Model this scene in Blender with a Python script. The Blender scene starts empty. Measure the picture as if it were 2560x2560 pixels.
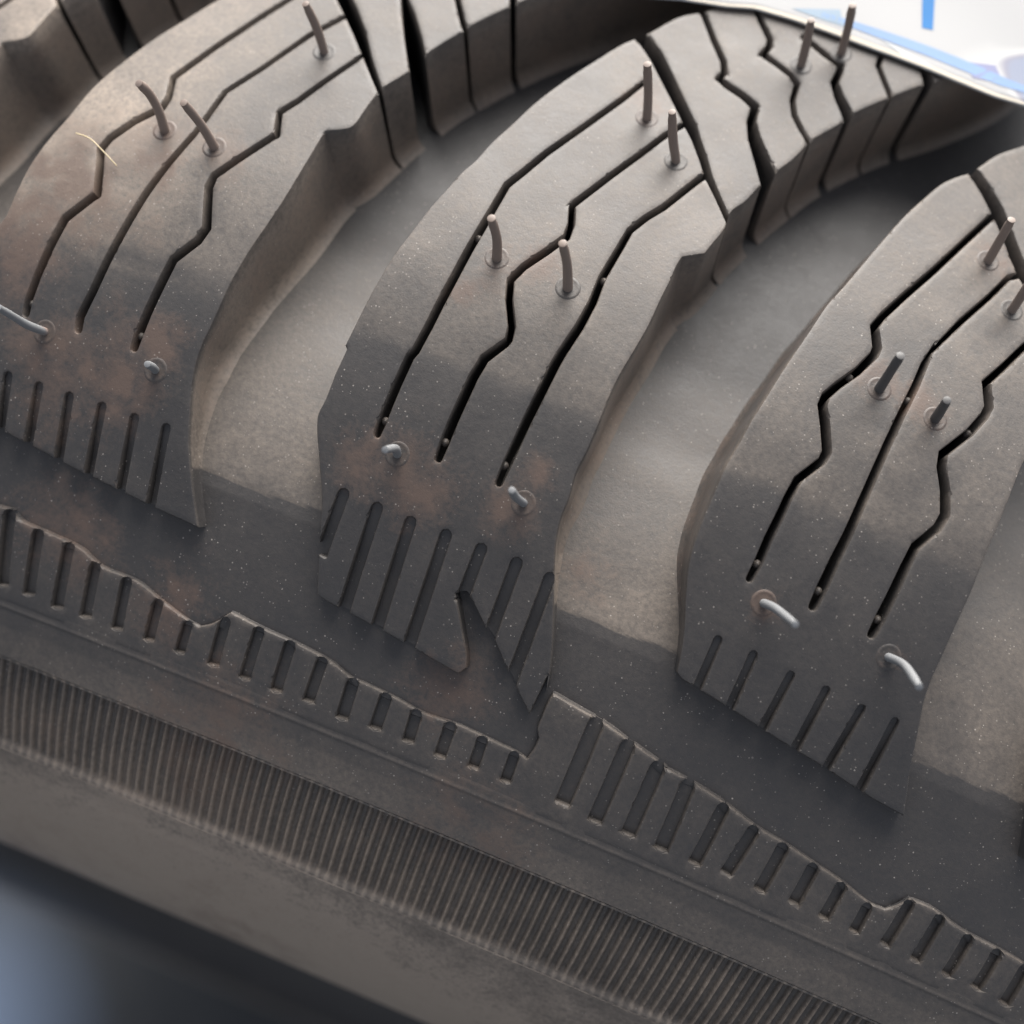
import bpy, math, json
import numpy as np
from mathutils import Vector, Matrix
from mathutils.geometry import delaunay_2d_cdt

DATA = {"arms":[{"o":[[-28.96,11.62],[-29.27,11.6],[-29.58,11.58],[-29.89,11.56],[-30.2,11.54],[-30.51,11.53],[-30.82,11.51],[-31.14,11.49],[-31.45,11.47],[-31.76,11.45],[-32.07,11.43],[-32.38,11.41],[-32.7,11.39],[-33.01,11.36],[-33.32,11.34],[-33.64,11.31],[-33.95,11.28],[-34.27,11.25],[-34.58,11.22],[-34.89,11.19],[-35.21,11.16],[-35.53,11.12],[-35.84,11.09],[-36.16,11.06],[-36.47,11.03],[-36.79,11.0],[-37.11,10.96],[-37.44,10.93],[-37.76,10.9],[-38.09,10.87],[-38.42,10.84],[-38.75,10.81],[-39.08,10.78],[-39.41,10.75],[-39.73,10.72],[-40.06,10.69],[-40.39,10.65],[-40.72,10.62],[-41.06,10.58],[-41.4,10.53],[-41.73,10.49],[-42.07,10.44],[-42.41,10.4],[-42.75,10.35],[-43.08,10.3],[-43.42,10.25],[-43.76,10.2],[-44.1,10.16],[-44.44,10.11],[-44.78,10.07],[-45.12,10.02],[-45.46,9.98],[-45.8,9.94],[-46.14,9.9],[-46.49,9.86],[-46.83,9.81],[-47.17,9.77],[-47.52,9.73],[-47.86,9.69],[-48.21,9.64],[-48.54,9.6],[-48.88,9.56],[-49.22,9.51],[-49.56,9.47],[-49.89,9.43],[-50.23,9.38],[-50.57,9.34],[-50.91,9.29],[-51.25,9.25],[-51.59,9.21],[-51.93,9.16],[-52.28,9.12],[-52.62,9.07],[-52.96,9.03],[-53.31,8.98],[-53.65,8.94],[-54.0,8.89],[-54.05,9.22],[-54.09,9.56],[-54.14,9.89],[-54.19,10.22],[-54.24,10.56],[-54.29,10.89],[-54.38,10.61],[-54.46,10.33],[-54.55,10.05],[-54.63,9.77],[-54.72,9.49],[-54.81,9.21],[-54.9,8.94],[-54.99,8.66],[-55.08,8.38],[-55.17,8.1],[-55.26,7.82],[-55.34,7.54],[-55.43,7.26],[-55.51,6.98],[-55.59,6.7],[-55.66,6.41],[-55.74,6.12],[-55.82,5.82],[-55.9,5.53],[-55.98,5.23],[-56.06,4.93],[-56.14,4.63],[-56.21,4.33],[-56.28,4.03],[-56.35,3.73],[-56.4,3.43],[-56.46,3.13],[-56.5,2.83],[-56.54,2.53],[-56.57,2.23],[-56.59,1.93],[-56.6,1.62],[-56.6,1.32],[-56.6,1.01],[-56.58,0.7],[-56.56,0.39],[-56.53,0.09],[-56.5,-0.22],[-56.45,-0.52],[-56.4,-0.82],[-56.34,-1.12],[-56.27,-1.42],[-56.19,-1.71],[-56.1,-1.99],[-55.99,-2.28],[-55.88,-2.56],[-55.75,-2.84],[-55.62,-3.11],[-55.48,-3.39],[-55.34,-3.66],[-55.21,-3.94],[-55.08,-4.21],[-54.95,-4.49],[-54.81,-4.79],[-54.65,-5.08],[-54.49,-5.36],[-54.33,-5.65],[-54.18,-5.95],[-54.06,-6.24],[-53.97,-6.55],[-53.91,-6.85],[-53.89,-7.16],[-53.89,-7.47],[-53.9,-7.78],[-53.91,-8.1],[-53.93,-8.42],[-53.93,-8.74],[-53.93,-9.04],[-53.93,-9.35],[-53.93,-9.65],[-53.94,-9.96],[-53.94,-10.27],[-53.93,-10.57],[-53.93,-10.88],[-53.91,-11.18],[-53.89,-11.49],[-53.86,-11.8],[-53.82,-12.11],[-53.78,-12.42],[-53.74,-12.72],[-53.69,-13.03],[-53.65,-13.34],[-53.59,-13.64],[-53.53,-13.95],[-53.47,-14.25],[-53.41,-14.56],[-53.34,-14.86],[-53.27,-15.17],[-53.2,-15.47],[-53.13,-15.78],[-53.06,-16.09],[-53.0,-16.4],[-52.94,-16.72],[-52.89,-17.04],[-52.85,-17.37],[-52.81,-17.71],[-52.77,-18.04],[-52.73,-18.38],[-52.69,-18.72],[-52.65,-19.05],[-52.6,-19.39],[-52.55,-19.72],[-52.48,-20.05],[-52.4,-20.39],[-52.31,-20.72],[-52.22,-21.05],[-52.11,-21.38],[-52.01,-21.7],[-51.9,-22.03],[-51.78,-22.35],[-51.67,-22.68],[-51.55,-23.0],[-51.44,-23.33],[-51.32,-23.66],[-51.2,-23.99],[-51.08,-24.32],[-50.96,-24.65],[-50.84,-24.97],[-50.71,-25.3],[-50.58,-25.63],[-50.45,-25.95],[-50.31,-26.28],[-50.17,-26.6],[-50.04,-26.9],[-49.9,-27.2],[-49.75,-27.5],[-49.6,-27.8],[-49.45,-28.09],[-49.3,-28.39],[-49.15,-28.68],[-48.99,-28.98],[-48.84,-29.27],[-48.69,-29.57],[-48.53,-29.89],[-48.37,-30.22],[-48.21,-30.54],[-48.04,-30.87],[-47.88,-31.19],[-47.72,-31.52],[-47.55,-31.84],[-47.38,-32.16],[-47.21,-32.48],[-47.04,-32.79],[-46.87,-33.09],[-46.7,-33.4],[-46.54,-33.71],[-46.37,-34.02],[-46.19,-34.33],[-46.02,-34.64],[-45.84,-34.94],[-45.66,-35.25],[-45.48,-35.55],[-45.29,-35.85],[-45.1,-36.14],[-44.91,-36.43],[-44.7,-36.71],[-44.49,-36.98],[-44.26,-37.24],[-44.02,-37.49],[-43.77,-37.74],[-43.53,-37.98],[-43.28,-38.23],[-43.04,-38.48],[-42.8,-38.73],[-42.57,-38.99],[-42.34,-39.25],[-42.14,-39.53],[-41.95,-39.82],[-41.77,-40.13],[-41.62,-40.45],[-41.49,-40.79],[-41.39,-41.13],[-41.29,-41.48],[-41.19,-41.83],[-41.11,-42.18],[-41.02,-42.55],[-40.95,-42.91],[-40.87,-43.28],[-40.8,-43.65],[-40.74,-44.03],[-40.68,-44.41],[-40.62,-44.8],[-40.56,-45.19],[-40.51,-45.58],[-40.46,-45.97],[-40.41,-46.37],[-40.36,-46.76],[-40.32,-47.16],[-40.27,-47.57],[-40.22,-47.97],[-40.18,-48.37],[-40.13,-48.78],[-40.09,-49.18],[-40.04,-49.59],[-39.99,-49.99],[-39.94,-50.4],[-39.89,-50.8],[-39.84,-51.21],[-39.78,-51.61],[-39.72,-52.01],[-39.66,-52.41],[-39.37,-52.59],[-39.08,-52.78],[-38.8,-52.96],[-38.51,-53.15],[-38.23,-53.34],[-37.95,-53.52],[-37.66,-53.72],[-37.38,-53.91],[-37.1,-54.1],[-36.82,-54.3],[-36.54,-54.5],[-36.26,-54.69],[-35.98,-54.89],[-35.69,-55.09],[-35.41,-55.29],[-35.14,-55.49],[-34.86,-55.7],[-34.58,-55.9],[-34.3,-56.1],[-34.02,-56.31],[-33.74,-56.51],[-33.46,-56.72],[-33.18,-56.92],[-32.9,-57.13],[-32.62,-57.33],[-32.34,-57.54],[-32.06,-57.75],[-31.78,-57.95],[-31.5,-58.16],[-31.22,-58.36],[-30.94,-58.57],[-30.66,-58.77],[-30.37,-58.98],[-30.09,-59.18],[-29.81,-59.38],[-29.52,-59.58],[-29.24,-59.79],[-28.96,-59.99],[-28.67,-60.19],[-28.38,-60.38],[-28.1,-60.58],[-27.81,-60.78],[-27.52,-60.97],[-27.23,-61.17],[-26.95,-61.36],[-26.65,-61.55],[-26.36,-61.74],[-26.07,-61.92],[-25.78,-62.11],[-25.49,-62.29],[-25.19,-62.48],[-24.89,-62.66],[-24.6,-62.83],[-24.3,-63.01],[-24.0,-63.18],[-23.7,-63.35],[-23.4,-63.52],[-23.1,-63.69],[-22.8,-63.85],[-22.49,-64.01],[-22.19,-64.17],[-21.88,-64.32],[-21.57,-64.47],[-21.26,-64.62],[-20.94,-64.75],[-20.62,-64.88],[-20.3,-65.01],[-19.98,-65.13],[-19.66,-65.24],[-19.33,-65.35],[-19.0,-65.45],[-18.67,-65.55],[-18.34,-65.64],[-18.01,-65.73],[-17.68,-65.82],[-17.34,-65.9],[-17.0,-65.98],[-16.67,-66.05],[-16.33,-66.12],[-15.99,-66.19],[-15.65,-66.26],[-15.31,-66.33],[-14.96,-66.39],[-14.62,-66.46],[-14.28,-66.52],[-13.94,-66.58],[-13.59,-66.64],[-13.25,-66.7],[-12.91,-66.76],[-12.56,-66.82],[-12.22,-66.89],[-11.88,-66.95],[-11.54,-67.01],[-11.2,-67.08],[-10.85,-67.15],[-10.51,-67.22],[-10.17,-67.29],[-9.84,-67.36],[-9.5,-67.44],[-9.16,-67.52],[-8.82,-67.6],[-8.49,-67.69],[-8.15,-67.78],[-8.01,-67.32],[-7.87,-66.87],[-7.73,-66.41],[-7.59,-65.96],[-7.45,-65.5],[-7.31,-65.05],[-7.17,-64.6],[-7.03,-64.15],[-6.89,-63.71],[-6.75,-63.26],[-6.61,-62.82],[-6.47,-62.37],[-6.33,-61.93],[-6.2,-61.49],[-6.06,-61.06],[-5.92,-60.62],[-5.79,-60.18],[-5.65,-59.75],[-5.52,-59.32],[-5.78,-59.06],[-6.05,-58.81],[-6.31,-58.56],[-6.58,-58.3],[-6.84,-58.05],[-7.11,-57.8],[-7.37,-57.56],[-7.63,-57.31],[-7.9,-57.06],[-8.16,-56.81],[-8.42,-56.56],[-8.69,-56.32],[-8.95,-56.07],[-9.21,-55.82],[-9.47,-55.57],[-9.73,-55.33],[-9.99,-55.08],[-10.24,-54.83],[-10.5,-54.58],[-10.76,-54.33],[-11.01,-54.08],[-11.27,-53.82],[-11.52,-53.56],[-11.78,-53.31],[-12.03,-53.05],[-12.28,-52.79],[-12.53,-52.53],[-12.79,-52.27],[-13.04,-52.01],[-13.28,-51.75],[-13.53,-51.49],[-13.78,-51.23],[-14.03,-50.97],[-14.28,-50.72],[-14.52,-50.46],[-14.77,-50.2],[-15.01,-49.94],[-15.26,-49.68],[-15.51,-49.43],[-15.75,-49.17],[-16.0,-48.91],[-16.24,-48.66],[-16.49,-48.4],[-16.74,-48.15],[-16.99,-47.89],[-17.24,-47.64],[-17.49,-47.38],[-17.74,-47.13],[-17.98,-46.87],[-18.23,-46.62],[-18.47,-46.36],[-18.71,-46.1],[-18.95,-45.84],[-19.19,-45.57],[-19.42,-45.3],[-19.66,-45.02],[-19.89,-44.74],[-20.12,-44.45],[-20.34,-44.16],[-20.56,-43.86],[-20.78,-43.56],[-20.99,-43.27],[-21.21,-42.97],[-21.43,-42.67],[-21.65,-42.38],[-21.86,-42.1],[-22.07,-41.82],[-22.28,-41.54],[-22.49,-41.25],[-22.7,-40.97],[-22.91,-40.69],[-23.12,-40.41],[-23.33,-40.13],[-23.54,-39.85],[-23.75,-39.57],[-23.96,-39.29],[-24.16,-39.01],[-24.37,-38.7],[-24.58,-38.38],[-24.79,-38.07],[-24.99,-37.75],[-25.19,-37.43],[-25.39,-37.11],[-25.55,-36.75],[-25.7,-36.4],[-25.86,-36.09],[-26.03,-35.8],[-26.2,-35.5],[-26.36,-35.21],[-26.53,-34.91],[-26.68,-34.61],[-26.84,-34.3],[-26.99,-34.0],[-27.14,-33.69],[-27.28,-33.37],[-27.4,-33.05],[-27.51,-32.71],[-27.6,-32.35],[-27.68,-32.0],[-27.77,-31.64],[-27.85,-31.29],[-27.95,-30.95],[-28.06,-30.61],[-28.21,-30.27],[-28.37,-29.93],[-28.54,-29.61],[-28.72,-29.28],[-28.9,-28.96],[-29.07,-28.64],[-29.24,-28.31],[-29.36,-27.96],[-29.42,-27.61],[-29.47,-27.25],[-29.51,-26.89],[-29.55,-26.52],[-29.59,-26.16],[-29.62,-25.8],[-29.65,-25.44],[-29.68,-24.99],[-29.69,-24.55],[-29.73,-24.12],[-29.79,-23.78],[-29.89,-23.45],[-30.06,-23.2],[-30.31,-22.99],[-30.59,-22.8],[-30.89,-22.64],[-31.19,-22.49],[-31.5,-22.33],[-31.79,-22.17],[-31.79,-21.81],[-31.79,-21.45],[-31.79,-21.11],[-31.8,-20.77],[-31.81,-20.43],[-31.81,-20.09],[-31.82,-19.76],[-31.83,-19.42],[-31.84,-19.06],[-31.85,-18.7],[-31.86,-18.34],[-31.87,-17.98],[-31.88,-17.62],[-31.89,-17.27],[-31.91,-16.91],[-31.93,-16.55],[-31.95,-16.2],[-31.97,-15.85],[-32.0,-15.5],[-32.02,-15.15],[-32.05,-14.81],[-32.09,-14.48],[-32.12,-14.16],[-32.16,-13.84],[-32.2,-13.53],[-32.25,-13.21],[-32.29,-12.9],[-32.34,-12.58],[-32.38,-12.29],[-32.43,-11.99],[-32.49,-11.7],[-32.54,-11.4],[-32.59,-11.11],[-32.64,-10.82],[-32.69,-10.53],[-32.74,-10.24],[-32.78,-9.95],[-32.82,-9.67],[-32.86,-9.38],[-32.89,-9.09],[-32.93,-8.81],[-32.96,-8.52],[-32.99,-8.22],[-33.03,-7.91],[-33.06,-7.61],[-33.09,-7.3],[-33.12,-7.0],[-33.14,-6.7],[-33.16,-6.4],[-33.17,-6.11],[-33.18,-5.82],[-33.19,-5.52],[-33.2,-5.23],[-33.21,-4.94],[-33.23,-4.65],[-33.24,-4.36],[-33.26,-4.07],[-33.28,-3.78],[-33.3,-3.49],[-33.32,-3.2],[-33.35,-2.88],[-33.39,-2.55],[-33.43,-2.23],[-33.45,-1.91],[-33.46,-1.6],[-33.46,-1.3],[-33.46,-1.0],[-33.45,-0.7],[-33.43,-0.39],[-33.4,-0.09],[-33.37,0.19],[-33.32,0.48],[-33.27,0.77],[-33.21,1.05],[-33.14,1.34],[-33.08,1.62],[-33.0,1.92],[-32.92,2.22],[-32.83,2.51],[-32.74,2.81],[-32.65,3.1],[-32.56,3.4],[-32.47,3.69],[-32.38,3.99],[-32.29,4.28],[-32.2,4.57],[-32.11,4.87],[-32.01,5.16],[-31.91,5.45],[-31.81,5.74],[-31.7,6.01],[-31.59,6.27],[-31.48,6.54],[-31.36,6.8],[-31.24,7.07],[-31.12,7.33],[-31.0,7.59],[-30.87,7.85],[-30.75,8.11],[-30.62,8.39],[-30.48,8.67],[-30.35,8.95],[-30.21,9.22],[-30.07,9.5],[-29.93,9.77],[-29.79,10.05],[-29.65,10.33],[-29.52,10.58],[-29.38,10.84],[-29.24,11.1],[-29.1,11.36]],
"v":[[[-40.98,-35.71],[-41.53,-34.6],[-42.81,-32.07],[-44.84,-27.6],[-46.68,-23.18],[-46.02,-21.09],[-46.02,-20.06],[-47.54,-18.06],[-48.73,-15.89],[-49.0,-14.55],[-48.21,-12.84],[-47.41,-10.76],[-49.06,-8.12],[-49.3,-5.5],[-49.41,-2.89],[-49.41,-0.67],[-49.23,0.32],[-49.12,0.48],[-48.9,0.53],[-48.71,0.44],[-48.66,0.25],[-48.8,-0.69],[-48.8,-2.85],[-48.65,-5.42],[-48.39,-7.86],[-46.67,-10.61],[-47.61,-12.97],[-48.34,-14.49],[-48.15,-15.58],[-47.03,-17.66],[-45.45,-19.73],[-45.45,-21.01],[-46.13,-23.0],[-44.39,-27.26],[-42.41,-31.74],[-41.16,-34.28],[-40.61,-35.39]],[[-35.59,-35.18],[-36.03,-34.43],[-37.86,-31.51],[-39.97,-26.54],[-41.65,-23.26],[-41.91,-19.99],[-42.09,-18.33],[-42.83,-15.02],[-43.39,-11.95],[-43.65,-9.62],[-43.97,-6.54],[-44.24,-3.13],[-44.56,-0.82],[-44.3,0.24],[-44.17,0.41],[-43.95,0.45],[-43.76,0.34],[-43.71,0.15],[-43.89,-0.83],[-43.61,-3.05],[-43.37,-6.45],[-43.08,-9.5],[-42.83,-11.79],[-42.33,-14.83],[-41.65,-18.15],[-41.5,-19.84],[-41.3,-23.06],[-39.65,-26.28],[-37.48,-31.18],[-35.69,-34.1],[-35.24,-34.86]],[[-32.68,-31.12],[-32.98,-30.1],[-34.29,-27.35],[-35.5,-24.49],[-36.48,-22.79],[-35.69,-20.6],[-37.03,-18.2],[-38.73,-15.3],[-38.73,-14.07],[-37.34,-10.71],[-37.53,-9.6],[-38.79,-7.54],[-38.97,-5.17],[-39.15,-2.76],[-39.26,-0.87],[-39.16,0.21],[-39.07,0.39],[-38.86,0.46],[-38.66,0.38],[-38.58,0.2],[-38.55,-0.85],[-38.48,-2.71],[-38.3,-5.09],[-38.13,-7.3],[-36.88,-9.32],[-36.61,-10.7],[-38.07,-14.1],[-38.13,-15.05],[-36.55,-17.84],[-35.1,-20.43],[-35.95,-22.62],[-35.1,-24.17],[-33.91,-27.06],[-32.63,-29.84],[-32.32,-30.89]],[[-38.65,-37.52],[-37.28,-36.07],[-35.93,-34.69],[-34.05,-32.69],[-31.99,-30.37],[-30.38,-28.55],[-28.92,-26.93],[-28.77,-26.84],[-28.63,-26.9],[-28.59,-27.06],[-28.67,-27.24],[-30.06,-28.91],[-31.55,-30.84],[-33.34,-33.49],[-35.19,-35.72],[-36.57,-37.14],[-37.98,-38.52]],[[-32.97,-39.97],[-31.97,-37.91],[-31.14,-36.25],[-29.86,-33.93],[-28.36,-31.32],[-27.71,-30.23],[-27.15,-29.74],[-26.54,-29.79],[-26.23,-30.37],[-26.42,-31.14],[-27.06,-32.24],[-28.69,-34.8],[-30.25,-36.97],[-31.44,-38.3],[-32.69,-40.14]],[[-28.93,-41.45],[-27.56,-39.64],[-26.26,-37.59],[-25.3,-36.34],[-25.13,-36.23],[-24.96,-36.28],[-24.9,-36.47],[-24.98,-36.69],[-25.92,-37.91],[-27.21,-39.96],[-28.61,-41.8]],[[-23.98,-43.53],[-23.15,-41.52],[-22.55,-39.92],[-22.39,-39.7],[-22.17,-39.67],[-22.02,-39.84],[-22.04,-40.11],[-22.64,-41.73],[-23.47,-43.75]]],
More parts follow.
